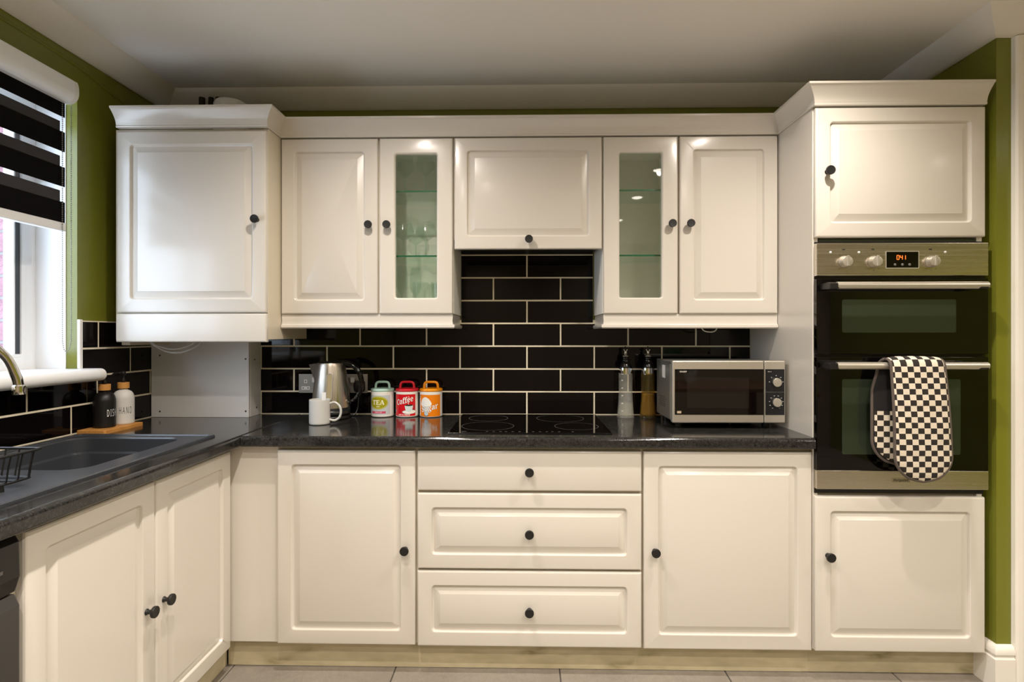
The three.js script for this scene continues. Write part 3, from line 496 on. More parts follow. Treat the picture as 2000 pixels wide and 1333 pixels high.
{ // boxing under the boiler
  const b = thing('pipe_boxing', 'white boxed-in pipe casing with screws below the boiler cupboard', 'boxing', [-1.42, WT, 0.055]);
  add(b, 'front_panel', box(-1.643, -1.2125, WT + 0.0005, 1.185, 0.096, 0.112, 0.0008), mat.boxing);
  add(b, 'side_panel', box(-1.2275, -1.2115, WT + 0.0005, 1.185, 0.0005, 0.0955, 0.0008), mat.boxing);
  const sc = lathe([[0, 0], [0.0042, 0], [0.0032, 0.0015], [0, 0.0018]], 12);
  for (const [x, y] of [[-1.605, 1.125], [-1.605, 0.88], [-1.226, 1.11], [-1.226, 0.882]]) add(b, 'screw', sc.clone().rotateX(Math.PI / 2), mat.screw, [x, y, 0.112]);
  for (const [y, z] of [[1.105, 0.06], [0.89, 0.045]]) add(b, 'screw', sc.clone().rotateZ(-Math.PI / 2), mat.screw, [-1.2115, y, z]);
  solo('boiler_cable', 'grey cable loop sagging below the boiler cupboard', 'cable', merge(tube([[-1.545, 1.190, 0.27], [-1.53, 1.178, 0.27], [-1.48, 1.147, 0.26], [-1.42, 1.143, 0.25], [-1.37, 1.165, 0.24], [-1.345, 1.190, 0.24]], 0.0045, 40, 8), tube([[-1.53, 1.190, 0.29], [-1.50, 1.17, 0.285], [-1.44, 1.156, 0.275], [-1.385, 1.17, 0.26], [-1.36, 1.190, 0.26]], 0.0035, 40, 8)), mat.cable);
  solo('boiler_bracket', 'small cream fixing block under the boiler cupboard by the tiles', 'bracket', box(-1.595, -1.56, 1.174, 1.1965, 0.10, 0.36, 0.004), mat.cream);
  solo('lighting_cable', 'thin white cable loop hanging under the cabinet above the microwave', 'cable', tube([[0.735, 1.30, 0.14], [0.74, 1.243, 0.14], [0.765, 1.228, 0.14], [0.80, 1.237, 0.14], [0.812, 1.30, 0.14]], 0.0025, 30, 8), mat.white);
  const f = thing('boiler_flue', 'dim boiler pipes and round flue cap above the boiler cupboard', 'pipe', [-1.36, 2.0, 0.12]);
  for (const [x, r] of [[-1.425, 0.013], [-1.385, 0.011], [-1.352, 0.012]]) add(f, 'pipe', rod([x, 1.6, 0.12], [x, 2.255, 0.10], r, 16), mat.darkPipe);
  add(f, 'flue_cap', lathe([[0, 0], [0.066, 0], [0.068, 0.004], [0.068, 0.594], [0.06, 0.606], [0.04, 0.609], [0, 0.61]], 36), mat.whiteMatt, [-1.27, 1.605, 0.15]);
}
{ // socket with plug
  const s = thing('double_socket', 'brushed steel double socket with white switches behind the kettle', 'socket', [-0.879, 0.995, 0]);
  const pl = add(s, 'plate', box(-1.036, -0.722, 0.951, 1.037, 0.0004, 0.006, 0.0015), mat.socket);
  const ins = (x) => { add(s, 'socket_insert', merge(box(x - 0.007, x + 0.007, 0.996, 1.012, 0.006, 0.007, 0.0004), box(x - 0.019, x + 0.019, 0.966, 0.981, 0.006, 0.007, 0.0004)), mat.white); add(s, 'pin_hole', merge(box(x - 0.002, x + 0.002, 1.0, 1.008, 0.007, 0.0072), box(x - 0.014, x - 0.008, 0.9715, 0.9755, 0.007, 0.0072), box(x + 0.008, x + 0.014, 0.9715, 0.9755, 0.007, 0.0072)), mat.black); };
  ins(-1.004); ins(-0.756);
  for (const x of [-0.966, -0.79]) add(s, 'switch', box(x - 0.009, x + 0.009, 0.998, 1.022, 0.006, 0.0105, 0.002), mat.white);
  const p = thing('mains_plug', 'black mains plug in the socket beside the kettle handle', 'plug', [-0.757, 0.985, 0.02]);
  add(p, 'plug_body', loft([ring(0.05, 0.052, 0.012, 0.0075), ring(0.05, 0.052, 0.012, 0.016), ring(0.042, 0.044, 0.014, 0.032), ring(0.02, 0.022, 0.009, 0.036)], true, true, 0.6), mat.black, [-0.757, 0.983, 0]);
  add(p, 'lead', tube([[-0.757, 0.965, 0.024], [-0.755, 0.93, 0.03], [-0.757, 0.885, 0.04], [-0.765, 0.862, 0.055], [-0.777, 0.8595, 0.06]], 0.0035, 30, 8), mat.black);
}
{ // kettle
  const x = -0.846, z = 0.126, k = thing('kettle', 'brushed steel jug kettle with black handle and base', 'kettle', [x, WT, z]);
  const y = WT + 0.0005;
  add(k, 'power_base', lathe([[0, 0], [0.078, 0], [0.082, 0.004], [0.08, 0.014], [0.07, 0.018], [0, 0.018]], 48), mat.black, [x, y, z]);
  add(k, 'lower_band', lathe([[0, 0], [0.076, 0], [0.08, 0.004], [0.0805, 0.03], [0, 0.03]], 48), mat.blackMatt, [x, y + 0.019, z]);
  const bt = lathe([[0.080, 0], [0.0795, 0.01], [0.0765, 0.05], [0.071, 0.10], [0.065, 0.14], [0.0595, 0.175], [0.057, 0.188], [0.0555, 0.19], [0.054, 0.188]], 64);
  const body = add(k, 'body', bt, mat.steelV, [x, y + 0.0495, z]);
  const spout = (() => { const T = y + 0.0495, P = (a, b, c) => [a, b, c]; const tip = P(x - 0.094, T + 0.182, z + 0.006), l = P(x - 0.046, T + 0.188, z + 0.036), r = P(x - 0.046, T + 0.188, z - 0.036), bot = P(x - 0.064, T + 0.10, z + 0.012), bl = P(x - 0.05, T + 0.11, z + 0.03), br = P(x - 0.05, T + 0.11, z - 0.03);
    const g = new THREE.BufferGeometry(); g.setAttribute('position', new THREE.Float32BufferAttribute([tip, l, bot, l, bl, bot, tip, bot, r, r, bot, br].flat().flat(), 3)); g.computeVertexNormals(); return plain(g); })();
  add(k, 'spout', spout, Object.assign(mat.steelV.clone(), { side: THREE.DoubleSide }));
  add(k, 'lid', lathe([[0, 0], [0.054, 0], [0.0545, 0.003], [0.05, 0.007], [0.02, 0.01], [0.008, 0.0105], [0, 0.0105]], 40), mat.black, [x, y + 0.236, z]);
  const hp = new THREE.CatmullRomCurve3([[x + 0.035, y + 0.238, z], [x + 0.075, y + 0.236, z], [x + 0.112, y + 0.214, z], [x + 0.131, y + 0.165, z], [x + 0.128, y + 0.12, z], [x + 0.105, y + 0.085, z], [x + 0.078, y + 0.066, z]].map(V));
  const n = 40, rings = []; for (let i = 0; i <= n; i++) { const p = hp.getPoint(i / n), t = hp.getTangent(i / n), u = new THREE.Vector3(-t.y, t.x, 0), w = 0.0155 - 0.004 * (i / n), d = 0.0135 - 0.006 * (i / n); rings.push(Array.from({ length: 14 }, (_, j) => { const a = j / 14 * Math.PI * 2; return [p.x + u.x * d * Math.cos(a), p.y + u.y * d * Math.cos(a), p.z + w * Math.sin(a)]; })); }
  add(k, 'handle', loft(rings, true, true, 1.2), mat.blackGloss);
  const gx = 0.0, wz = (h) => 0.0815 - h * 0.118;           // water gauge lies on the sloping front
  const frame = loft([ring(0.028, 0.118, 0.0139, 0), ring(0.027, 0.117, 0.0134, 0.004), ring(0.021, 0.111, 0.0104, 0.004), ring(0.02, 0.11, 0.0099, 0.001)], true, false, 0.4).rotateX(-0.135);
  const gw = add(k, 'water_gauge', frame, mat.silver, [x + 0.018, y + 0.1395, z + 0.0712]);
  add(gw, 'gauge_window', extrude(rrShape(-0.0098, 0.0098, -0.0548, 0.0548, 0.0097), 0.0015).translate(0, 0, 0.0012).rotateX(-0.135), mat.clearPlastic, [x + 0.018, y + 0.1395, z + 0.0712]);
}
{ // mug with tea-bag tag
  const x = -0.838, z = 0.283, m = thing('mug', 'plain pale grey mug in front of the kettle', 'mug', [x, WT, z]);
  add(m, 'body', lathe([[0, 0.0], [0.038, 0.0], [0.0405, 0.003], [0.0412, 0.008], [0.0412, 0.098], [0.0404, 0.0995], [0.0394, 0.098], [0.039, 0.008], [0.036, 0.005], [0, 0.005]], 56), mat.mug, [x, WT + 0.0003, z]);
  add(m, 'handle', tube([[x + 0.039, WT + 0.083, z], [x + 0.062, WT + 0.087, z], [x + 0.081, WT + 0.072, z], [x + 0.086, WT + 0.05, z], [x + 0.080, WT + 0.028, z], [x + 0.062, WT + 0.015, z], [x + 0.0395, WT + 0.018, z]], 0.0048, 48, 12), mat.mug);
  solo('tea_bag_tag', 'small white tea bag tag standing up at the mug rim', 'tag', box(-0.0085, 0.0085, 0, 0.042, -0.0006, 0.0006).translate(x + 0.004, WT + 0.082, z - 0.035), mat.white);
}
// storage canisters
{
  const H = 0.112, can = (x, lid, label, draw) => {
    const z = 0.058, t = thing('storage_canister', label, 'canister', [x, WT, z], 'retro storage canisters on the worktop');
    const tex = canvasTex(2048, 512, (c, w, h) => { c.fillStyle = '#e9e6df'; c.fillRect(0, 0, w, h); c.save(); c.translate(w / 2, 0); c.scale(1.42, 1); draw(c, h); c.restore(); });
    add(t, 'body', lathe([[0, 0], [0.046, 0], [0.0492, 0.003], [0.0496, 0.006], [0.0496, H - 0.004], [0.0485, H], [0, H]], 64), M('#ffffff', 0.2, { map: tex }), [x, WT + 0.0003, z]);
    const l = add(t, 'lid', lathe([[0, 0], [0.0495, 0], [0.0508, 0.002], [0.0508, 0.008], [0.0485, 0.0115], [0.038, 0.0135], [0, 0.0145]], 56), lid, [x, WT + H + 0.0003, z]);
    add(l, 'lid_handle', tube([[x - 0.031, WT + H + 0.01, z], [x - 0.0285, WT + H + 0.03, z], [x - 0.02, WT + H + 0.0385, z], [x, WT + H + 0.0395, z], [x + 0.02, WT + H + 0.0385, z], [x + 0.0285, WT + H + 0.03, z], [x + 0.031, WT + H + 0.01, z]], 0.0055, 48, 12), lid);
  };
  const PX = 2048 / (2 * Math.PI * 0.0496) / 1000;          // pixels per millimetre round the body; 512 px over the height
  can(-0.640, mat.mint, 'white canister with mint green lid and green oval TEA label', (c, h) => {
    c.fillStyle = '#c5cdd0'; c.fillRect(-250, 70, 470, 390);
    c.fillStyle = '#a6a01a'; c.beginPath(); c.ellipse(-36, 220, 205, 132, 0, 0, 7); c.fill(); c.strokeStyle = '#e2e49a'; c.lineWidth = 7; c.beginPath(); c.ellipse(-36, 220, 190, 118, 0, 0, 7); c.stroke();
    c.fillStyle = '#fbf4d8'; c.font = 'bold 128px serif'; c.textAlign = 'center'; c.fillText('TEA', -36, 258, 300); c.font = 'bold 36px sans-serif'; c.fillText('HOT', -36, 310);
    c.fillStyle = '#d0516b'; c.fillRect(-190, 388, 310, 46); c.fillStyle = '#f3d8dc'; c.font = 'bold 30px sans-serif'; c.fillText('FRESH CUP', -36, 421, 240);
  });
  can(-0.5305, mat.red, 'white canister with red lid and red Coffee label', (c) => {
    c.fillStyle = '#d3121f'; c.fillRect(-270, 52, 500, 430);
    c.fillStyle = '#f5f1ea'; c.beginPath(); c.ellipse(95, 400, 150, 42, 0, 0, 7); c.fill(); c.strokeStyle = '#3c5a66'; c.lineWidth = 6; c.stroke();
    c.fillStyle = '#d7e6e4'; c.beginPath(); c.moveTo(0, 268); c.lineTo(165, 268); c.quadraticCurveTo(165, 400, 83, 402); c.quadraticCurveTo(0, 400, 0, 268); c.fill();
    c.strokeStyle = '#24404a'; c.lineWidth = 14; c.beginPath(); c.ellipse(172, 316, 34, 38, 0, -1.5, 1.7); c.stroke(); c.fillStyle = '#3d2a20'; c.beginPath(); c.ellipse(83, 268, 82, 17, 0, 0, 7); c.fill();
    c.fillStyle = '#f7d5c8'; c.strokeStyle = '#f5ede2'; c.lineWidth = 9; c.beginPath(); c.moveTo(80, 250); c.bezierCurveTo(30, 190, 130, 150, 70, 90); c.stroke();
    c.save(); c.translate(-18, 190); c.rotate(-0.24); c.fillStyle = '#fdf8f0'; c.font = 'italic bold 150px serif'; c.textAlign = 'center'; c.strokeStyle = '#5c1016'; c.lineWidth = 7; c.strokeText('Coffee', 0, 40, 380); c.fillText('Coffee', 0, 40, 380); c.restore();
    c.fillStyle = '#8fb0c8'; c.beginPath(); c.moveTo(-270, 350); c.lineTo(-215, 385); c.lineTo(-270, 425); c.fill();
    c.fillStyle = '#fdf8f0'; c.font = 'bold 40px sans-serif'; c.textAlign = 'center'; c.fillText('HOT & FRESH', -20, 470, 400);
  });
  can(-0.4245, mat.orange, 'white canister with orange lid and orange Sugar label', (c) => {
    c.fillStyle = '#ec8312'; c.fillRect(-230, 60, 480, 430);
    c.fillStyle = '#22304e'; c.fillRect(-262, 70, 40, 22); c.fillRect(-262, 110, 40, 14);
    c.fillStyle = '#f2efe6'; c.beginPath(); c.moveTo(-200, 260); c.bezierCurveTo(-190, 150, -130, 110, -85, 105); c.bezierCurveTo(-20, 110, 40, 190, 52, 240); c.lineTo(10, 300); c.lineTo(-150, 310); c.fill();
    c.fillStyle = '#b7cad2'; c.beginPath(); c.moveTo(-140, 300); c.lineTo(5, 290); c.lineTo(-35, 410); c.lineTo(-105, 415); c.fill();
    c.beginPath(); c.ellipse(-62, 440, 46, 40, 0, 0, 7); c.fill(); c.strokeStyle = '#3a2c22'; c.lineWidth = 10; c.beginPath(); c.ellipse(-62, 440, 46, 40, 0, 0.2, 2.9); c.stroke();
    c.save(); c.translate(-5, 330); c.rotate(-0.22); c.fillStyle = '#fdf8f0'; c.font = 'italic bold 150px serif'; c.textAlign = 'center'; c.strokeStyle = '#7a4a1c'; c.lineWidth = 8; c.strokeText('Sugar', 0, 40, 370); c.fillText('Sugar', 0, 40, 370); c.restore();
  });
}
// oil and vinegar bottles
function pourer(name, label, x, liquid, level, wide) {
  const z = 0.068, t = thing(name, label, 'bottle', [x, WT, z], 'glass pouring bottles beside the microwave');
  const y = WT + 0.0003, o = [[0, 0], [0.034, 0], [0.0366, 0.003], [0.036, 0.014], [0.0328, 0.05], [0.0305, 0.085], [0.0298, 0.12], [0.0298, 0.186], [0.027, 0.19]];
  add(t, 'glass', smoothLathe(o, 48, 40), wide ? mat.bottleGlass : mat.oilGlass, [x, y, z]);
  const rad = (h) => { for (let i = 2; i + 1 < o.length; i++) if (h <= o[i + 1][1]) { const k = (h - o[i][1]) / (o[i + 1][1] - o[i][1]); return o[i][0] + (o[i + 1][0] - o[i][0]) * k; } return 0.029; };
  const pts = [[0, 0.008], [0.031, 0.008], [rad(0.016) - 0.0022, 0.016]]; for (let i = 1; i <= 10; i++) { const h = 0.016 + (level - 0.016) * i / 10; pts.push([rad(h) - 0.0022, h]); } pts.push([0, level]);
  add(t, 'liquid', lathe(pts, 48), liquid, [x, y, z]);
  add(t, 'neck_band', lathe([[0.0275, 0.188], [0.0278, 0.189], [0.0278, 0.2145], [0.026, 0.216], [0, 0.216]], 40), mat.chrome, [x, y, z]);
  add(t, 'stopper', smoothLathe([[0.0268, 0.216], [0.026, 0.222], [0.021, 0.236], [0.0145, 0.246], [0.0135, 0.262], [0.0, 0.264]], 36, 24), mat.blackGloss, [x, y, z]);
  const p = add(t, 'pourer', lathe([[0, 0.264], [0.0145, 0.264], [0.015, 0.267], [0.0135, 0.27], [0.007, 0.2705], [0.0062, 0.286], [0.005, 0.289], [0, 0.289]], 28), mat.chrome, [x, y, z]);
  for (const s of [-1, 1]) add(p, 'flap', rod([x + s * 0.002, y + 0.285, z], [x + s * 0.008, y + 0.2965, z], 0.0028, 10), mat.chrome);
  const st = tube([[x + 0.002, y + 0.286, z - 0.004], [x, y + 0.3, z - 0.008], [x + 0.001, y + 0.308, z - 0.012]], 0.0035, 12, 8); add(p, 'spout_tip', st, mat.black);
  if (wide) add(t, 'graduation_marks', merge(...Array.from({ length: 5 }, (_, i) => box(-0.0035, 0.0035, -0.0025, 0.0025, 0, 0.0003).translate(-0.006, 0, 0).rotateY(-0.5).translate(x - 0.013, y + 0.03 + i * 0.033, z + rad(0.03 + i * 0.033) - 0.0055 + 0.0005))), mat.white);
}
pourer('vinegar_bottle', 'clear glass pouring bottle with pale liquid and white scale marks', 0.431, mat.vinegar, 0.062, true);
pourer('oil_bottle', 'glass pouring bottle filled with golden oil', 0.529, mat.oil, 0.106, false);

{ // microwave
  const o = thing('microwave', 'silver microwave with black door and two dials', 'microwave', [0.77, WT, 0.24]);
  const x0 = 0.5545, x1 = 0.9835, y0 = 0.877, y1 = 1.116, F = 0.37, xd = 0.9035;
  add(o, 'case', box(x0 + 0.004, x1 - 0.004, y0 + 0.004, y1 - 0.003, 0.10, F - 0.028, 0.004), mat.sideGrey);
  for (const [x, z] of [[x0 + 0.04, 0.13], [x1 - 0.05, 0.13], [x0 + 0.04, 0.31], [x1 - 0.05, 0.31]]) add(o, 'foot', cyl(0.014, 0.016, 0.0255, 20), mat.black, [x, WT + 0.0003, z]);
  const fw = (a, b, n, m) => add(o, n, box(a, b, y0, y1, F - 0.028, F, 0.005), m);
  const d = fw(x0, xd - 0.001, 'door', mat.silver), c = fw(xd + 0.001, x1, 'control_panel', mat.silver);
  const gl = add(d, 'door_glass', box(x0 + 0.009, xd - 0.003, 0.909, 1.084, F - 0.001, F + 0.0012, 0.0008), mat.blackGlass);
  add(d, 'window', box(0.61, 0.845, 0.935, 1.052, F + 0.0012, F + 0.0016), M('#171411', 0.05));
  add(c, 'dial_panel', box(xd + 0.004, x1 - 0.004, 0.909, 1.084, F - 0.001, F + 0.0012, 0.0008), M('#16181d', 0.25));
  const dial = merge(lathe([[0, 0], [0.0165, 0], [0.0165, 0.012], [0.0155, 0.0135], [0, 0.0135]], 32).rotateX(Math.PI / 2), box(-0.0012, 0.0012, 0.0, 0.0155, 0.0135, 0.0145));
  for (const [y, a] of [[1.034, -0.2], [0.9575, 0]]) { const k = add(c, 'dial', dial, mat.silver, [0.948, y, F + 0.0012]); k.rotation.z = a; for (let i = 0; i < (y > 1 ? 5 : 10); i++) { const q = y > 1 ? -1.5 + i * 0.75 : -2.6 + i * 0.58; add(c, 'scale_mark', box(-0.002, 0.002, -0.0009, 0.0009, 0, 0.0003), mat.markWhite, [0.948 + Math.sin(q) * 0.0255, y + Math.cos(q) * 0.0255, F + 0.0012]); } }
  add(c, 'divider_line', box(xd + 0.005, x1 - 0.006, 0.9958, 0.997, F + 0.0012, F + 0.0015), mat.markGrey);
  const txt = (t, w, h, col) => canvasTex(256, 64, (g, W_, H_) => { g.fillStyle = '#0a0909'; g.fillRect(0, 0, W_, H_); g.fillStyle = col; g.font = 'bold 50px sans-serif'; g.textAlign = 'center'; g.textBaseline = 'middle'; g.fillText(t, W_ / 2, H_ / 2 + 2, 240); });
  add(d, 'maker_mark', new THREE.PlaneGeometry(0.045, 0.0105), M('#ffffff', 0.3, { map: txt('SHARP', 0, 0, '#d8d4c8') }), [0.5955, 1.0745, F + 0.0016]);
  add(c, 'model_text', new THREE.PlaneGeometry(0.026, 0.005), M('#ffffff', 0.3, { map: txt('800 W', 0, 0, '#cfccc4') }), [0.923, 1.0745, F + 0.0016]);
  add(d, 'door_sticker', box(0.572, 0.588, 0.9145, 0.9235, F + 0.0012, F + 0.0015), M('#b9a68c', 0.5));
  add(o, 'side_sticker', box(x0 + 0.0032, x0 + 0.0042, 1.04, 1.092, 0.20, 0.245), mat.white);
  add(o, 'vent_holes', merge(...Array.from({ length: 30 }, (_, i) => new THREE.CylinderGeometry(0.0032, 0.0032, 0.0006, 8).rotateZ(Math.PI / 2).translate(x0 + 0.0038, 0.925 + Math.floor(i / 6) * 0.009, 0.155 + (i % 6) * 0.017 + (Math.floor(i / 6) % 2) * 0.008))), mat.black);
  add(o, 'side_rib', merge(box(x0 + 0.003, x0 + 0.0045, 0.89, 1.10, 0.318, 0.322), box(x0 + 0.003, x0 + 0.0045, 0.89, 1.10, 0.33, 0.334)), mat.silver);
}
{ // double oven glove over the lower oven handle
  const t = thing('oven_glove', 'black and white checked double oven glove hanging on the oven handle', 'oven glove', [1.3, 0.73, 0.63]);
  const check = dataTex(256, (x, y) => { const k = (x < 0.5) !== (y < 0.5), a = per(x, y, 60, 2.2) * 14 + per(x, y, 9, 1.1) * 12; return k ? [224 + a, 212 + a, 192 + a] : [40 + a, 35 + a, 31 + a]; });
  const fab = M('#ffffff', 0.95, { map: scaled(check, 1 / 0.0405, 1 / 0.037) }), lining = M('#171414', 0.95), bind = M('#5a5049', 0.9);
  const by = 1.111, bz = 0.615, rr = 0.0125 + 0.0105;       // over the bar
  const pathF = (s) => {                                     // s: metres from the crest, front is positive; returns y, z and the outward normal
    const q = rr * Math.PI / 2; if (Math.abs(s) <= q) { const a = s / rr; return [by + rr * Math.cos(a), bz + rr * Math.sin(a), Math.cos(a), Math.sin(a)]; }
    const e = Math.abs(s) - q; return s > 0 ? [by - e, bz + rr + 0.006 * Math.sin(e * 9), 0, 1] : [by - e, bz - rr + 0.004, 0, -1];
  };
  const LF = 0.418, LB = 0.37;
  const pad = (s0, s1, cx, hw, th, roundEnd) => {            // closed cushion between s0 and s1
    const N = 46, K = 28, R = [];
    for (let i = 0; i <= N; i++) {
      const u = i / N, s = s0 + (s1 - s0) * u, [y, z, ny, nz] = pathF(s); let w = hw(s);
      const e = Math.abs(s1 - s); if (e < roundEnd) w *= Math.sqrt(Math.max(0.002, 1 - ((roundEnd - e) / roundEnd) ** 2));
      const ring_ = []; for (let j = 0; j < K; j++) { const a = j / K * Math.PI * 2, ca = Math.cos(a), sa = Math.sin(a); const px = w * Math.sign(ca) * Math.abs(ca) ** 0.55, tt = th * Math.sign(sa) * Math.abs(sa) ** 0.6 * (0.55 + 0.45 * Math.min(1, e / 0.02)); const wr = sa > 0 ? 0.0022 * noise.noise(px * 26 + 3, s * 40, 1.7) : 0; ring_.push([cx(s) + px, y + ny * (tt + wr), z + nz * (tt + wr), px, s]); }
      R.push(ring_);
    }
    const pos = [], uv = [], put = (p) => { pos.push(p[0], p[1], p[2]); uv.push(p[3], p[4]); };
    for (let i = 0; i < N; i++) for (let j = 0; j < K; j++) { const A = R[i], B = R[i + 1], q = (j + 1) % K; [A[j], A[q], B[q], A[j], B[q], B[j]].forEach(put); }
    const g = new THREE.BufferGeometry(); g.setAttribute('position', new THREE.Float32BufferAttribute(pos, 3)); g.setAttribute('uv', new THREE.Float32BufferAttribute(uv, 2)); return toCreasedNormals(g, 1.2);
  };
  const edge = (s0, s1, cx, hw, roundEnd, off = 0) => {
    const L = [], Rr = []; for (let i = 0; i <= 40; i++) { const s = s0 + (s1 - s0) * i / 40, e = Math.abs(s1 - s); let w = hw(s); if (e < roundEnd) w *= Math.sqrt(Math.max(0, 1 - ((roundEnd - e) / roundEnd) ** 2)); const [y, z, ny, nz] = pathF(s); L.push([cx(s) - w, y + ny * off, z + nz * off]); Rr.push([cx(s) + w, y + ny * off, z + nz * off]); }
    return tube([...L, ...Rr.reverse().slice(1)], 0.0048, 160, 8);
  };
  const cF = (s) => 1.293 + 0.022 * Math.max(0, s) / LF, hF = (s) => 0.086 + 0.007 * Math.max(0, s) / LF, cB = (s) => 1.293 - 0.03 * Math.min(1, -s / 0.12), hB = (s) => 0.088 + 0.004 * Math.min(1, -s / 0.1);
  add(t, 'front_mitt', pad(0, LF, cF, hF, 0.0095, 0.085), fab);
  add(t, 'back_mitt', pad(0, -LB, cB, hB, 0.008, 0.085), lining);
  const pk = pad(-0.19, -LB + 0.004, cB, (s) => hB(s) - 0.004, 0.0085, 0.083); pk.translate(0, 0, 0.004); add(t, 'back_pocket', pk, fab);
  add(t, 'front_binding', edge(0, LF + 0.002, cF, (s) => hF(s) + 0.001, 0.085), bind); add(t, 'back_binding', edge(0, -LB - 0.002, cB, (s) => hB(s) + 0.001, 0.085), bind);
}
// ---------------------------------------------------------------- roller blind
{
  const t = thing('roller_blind', 'black and sheer striped roller blind with white cassette over the window', 'blind', [-1.63, 2.1, 1.15]);
  const zA = 0.59, zB = 1.78, xf = -1.628, xb = -1.646;
  const sh = new THREE.Shape(); sh.moveTo(-1.652, 2.028); sh.lineTo(-1.61, 2.028); sh.quadraticCurveTo(-1.585, 2.032, -1.582, 2.06); sh.quadraticCurveTo(-1.580, 2.09, -1.588, 2.104); sh.lineTo(-1.652, 2.104); sh.closePath();
  const cs = add(t, 'cassette', extrude(sh, zB + 0.01 - 0.60, 0, 10).translate(0, 0, 0.60), mat.upvc); add(cs, 'end_cap', extrude(sh, 0.012, 0.003, 10).translate(0, 0, 0.585), mat.white); add(cs, 'end_cap', extrude(sh, 0.012, 0.003, 10).translate(0, 0, zB + 0.01), mat.white);
  const bands = [[1.978, 2.047], [1.857, 1.926], [1.734, 1.803], [1.607, 1.68]], backs = [[1.908, 1.968], [1.785, 1.846], [1.662, 1.724]];
  for (const [a, b] of bands) add(t, 'opaque_band', box(xf - 0.0004, xf + 0.0004, a, b, zA, zB), mat.blindBlack);
  for (const [a, b] of [[1.926, 1.978], [1.803, 1.857], [1.68, 1.734]]) add(t, 'sheer_band', new THREE.PlaneGeometry(zB - zA, b - a).rotateY(Math.PI / 2).translate(xf, (a + b) / 2, (zA + zB) / 2), mat.sheer);
  for (const [a, b] of backs) add(t, 'rear_band', box(xb - 0.0004, xb + 0.0004, a, b, zA, zB), mat.blindBlack);
  add(t, 'bottom_bar', box(xb - 0.004, xf + 0.004, 1.578, 1.608, zA - 0.002, zB, 0.004), mat.upvc);
  const beads = [], pts = []; for (let i = 0; i <= 300; i++) pts.push(i / 300);
  const loop = new THREE.CatmullRomCurve3([[-1.612, 2.03, 0.582], [-1.612, 1.6, 0.582], [-1.612, 1.2, 0.582], [-1.614, 1.165, 0.588], [-1.616, 1.155, 0.598], [-1.618, 1.165, 0.606], [-1.62, 1.2, 0.61], [-1.62, 1.6, 0.61], [-1.62, 2.03, 0.61]].map(V), false, 'catmullrom', 0.1);
  const L = loop.getLength(), n = Math.floor(L / 0.0066); for (let i = 0; i <= n; i++) { const p = loop.getPointAt(i / n); beads.push(new THREE.IcosahedronGeometry(0.0024, 0).translate(p.x, p.y, p.z)); }
  const ch = add(t, 'bead_chain', merge(beads), M('#8d8f8c', 0.4)); ch.userData.kind = 'stuff';
}
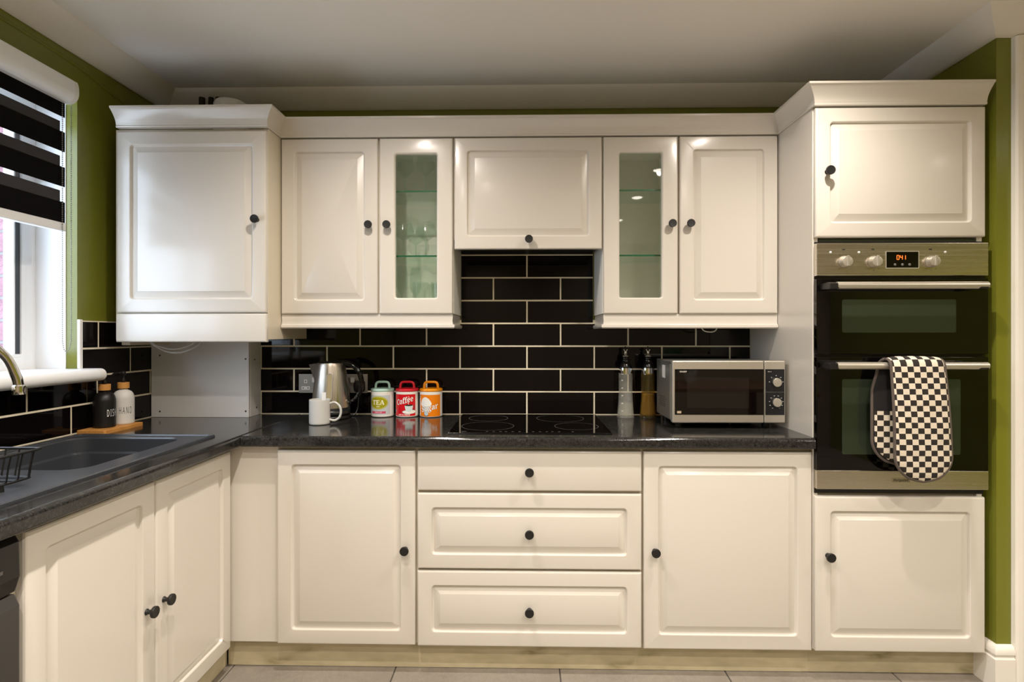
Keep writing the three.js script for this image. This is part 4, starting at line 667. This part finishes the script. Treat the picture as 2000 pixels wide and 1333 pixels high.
// ---------------------------------------------------------------- glassware behind the left glazed door
{
  const wine = (h, r) => smoothLathe([[0, 0.001], [0.032, 0.002], [0.012, 0.006], [0.004, 0.02], [0.0038, h * 0.45], [0.012, h * 0.5], [r, h * 0.68], [r * 0.98, h * 0.82], [r * 0.82, h]], 32, 40);
  const tumbler = (h, r) => smoothLathe([[0, 0.002], [r * 0.75, 0.002], [r * 0.82, 0.012], [r * 0.94, h * 0.6], [r, h]], 32, 24);
  const flute = (h) => smoothLathe([[0, 0.001], [0.028, 0.002], [0.01, 0.006], [0.004, 0.03], [0.006, h * 0.34], [0.022, h * 0.5], [0.025, h * 0.75], [0.02, h]], 32, 36);
  const put = (name, label, group, geo, spots) => spots.forEach(([x, y, z]) => solo(name, label, 'glass', geo, mat.glassware, [x, y, z], { group }));
  put('wine_glass', 'stemmed wine glass on the top shelf of the glazed cabinet', 'wine glasses on the top shelf', wine(0.165, 0.038), [[-0.52, 1.8082, 0.15], [-0.43, 1.8082, 0.17], [-0.355, 1.8082, 0.09]]);
  put('goblet', 'round bowled goblet on the middle shelf of the glazed cabinet', 'goblets on the middle shelf', wine(0.15, 0.043), [[-0.525, 1.5422, 0.16], [-0.43, 1.5422, 0.15], [-0.49, 1.5422, 0.065]]);
  put('champagne_flute', 'slim flute glass on the cabinet floor behind glazed door', 'flutes on the cabinet floor', flute(0.19), [[-0.53, 1.3172, 0.17], [-0.485, 1.3172, 0.10]]);
  put('tumbler', 'plain tumbler on the cabinet floor behind glazed door', 'tumblers on the cabinet floor', tumbler(0.12, 0.034), [[-0.45, 1.3172, 0.18], [-0.37, 1.3172, 0.18], [-0.40, 1.3172, 0.09]]);
}
// ---------------------------------------------------------------- dining corner behind the camera, mirrored in the microwave door
{
  const t = thing('dining_table', 'brown wooden dining table behind the viewer', 'table', [1.75, 0, 3.5]);
  const wood = M('#6b4630', 0.4); add(t, 'table_top', box(1.15, 2.35, 0.715, 0.75, 3.1, 3.95, 0.006), wood);
  for (const x of [1.21, 2.29]) for (const z of [3.16, 3.89]) add(t, 'leg', box(x - 0.03, x + 0.03, 0.001, 0.7145, z - 0.03, z + 0.03, 0.004), wood);
  const wg = smoothLathe([[0, 0.001], [0.034, 0.002], [0.012, 0.006], [0.004, 0.02], [0.0038, 0.09], [0.014, 0.1], [0.042, 0.14], [0.041, 0.17], [0.033, 0.2]], 32, 40);
  for (const [x, z] of [[1.36, 3.25], [1.52, 3.4]]) solo('dining_wine_glass', 'wine glass standing on the dining table', 'glass', wg, mat.glassware, [x, 0.7505, z], { group: 'wine glasses on the dining table' });
  const p = thing('potted_plant', 'leafy green plant in a white pot on the dining table', 'plant', [1.62, 0.75, 3.72]);
  add(p, 'pot', lathe([[0, 0], [0.05, 0], [0.065, 0.12], [0.058, 0.12], [0.055, 0.1], [0, 0.1]], 32), mat.white, [1.62, 0.7505, 3.72]);
  const leaf = new THREE.Shape(); leaf.moveTo(0, 0); leaf.quadraticCurveTo(0.03, 0.08, 0, 0.2); leaf.quadraticCurveTo(-0.03, 0.08, 0, 0); const lg = extrude(leaf, 0.001), lm = M('#3f7a2c', 0.5);
  for (let i = 0; i < 26; i++) { const m = add(p, 'leaf', lg, lm, [1.62, 0.85 + rnd() * 0.08, 3.72]); m.rotation.set(0.3 + rnd() * 0.8, rnd() * 6.28, 0, 'YXZ'); m.scale.setScalar(0.8 + rnd() * 0.6); }
}
scene.traverse((o) => { if (o.isMesh) o.castShadow = o.receiveShadow = true; });
renderer.render(scene, camera);
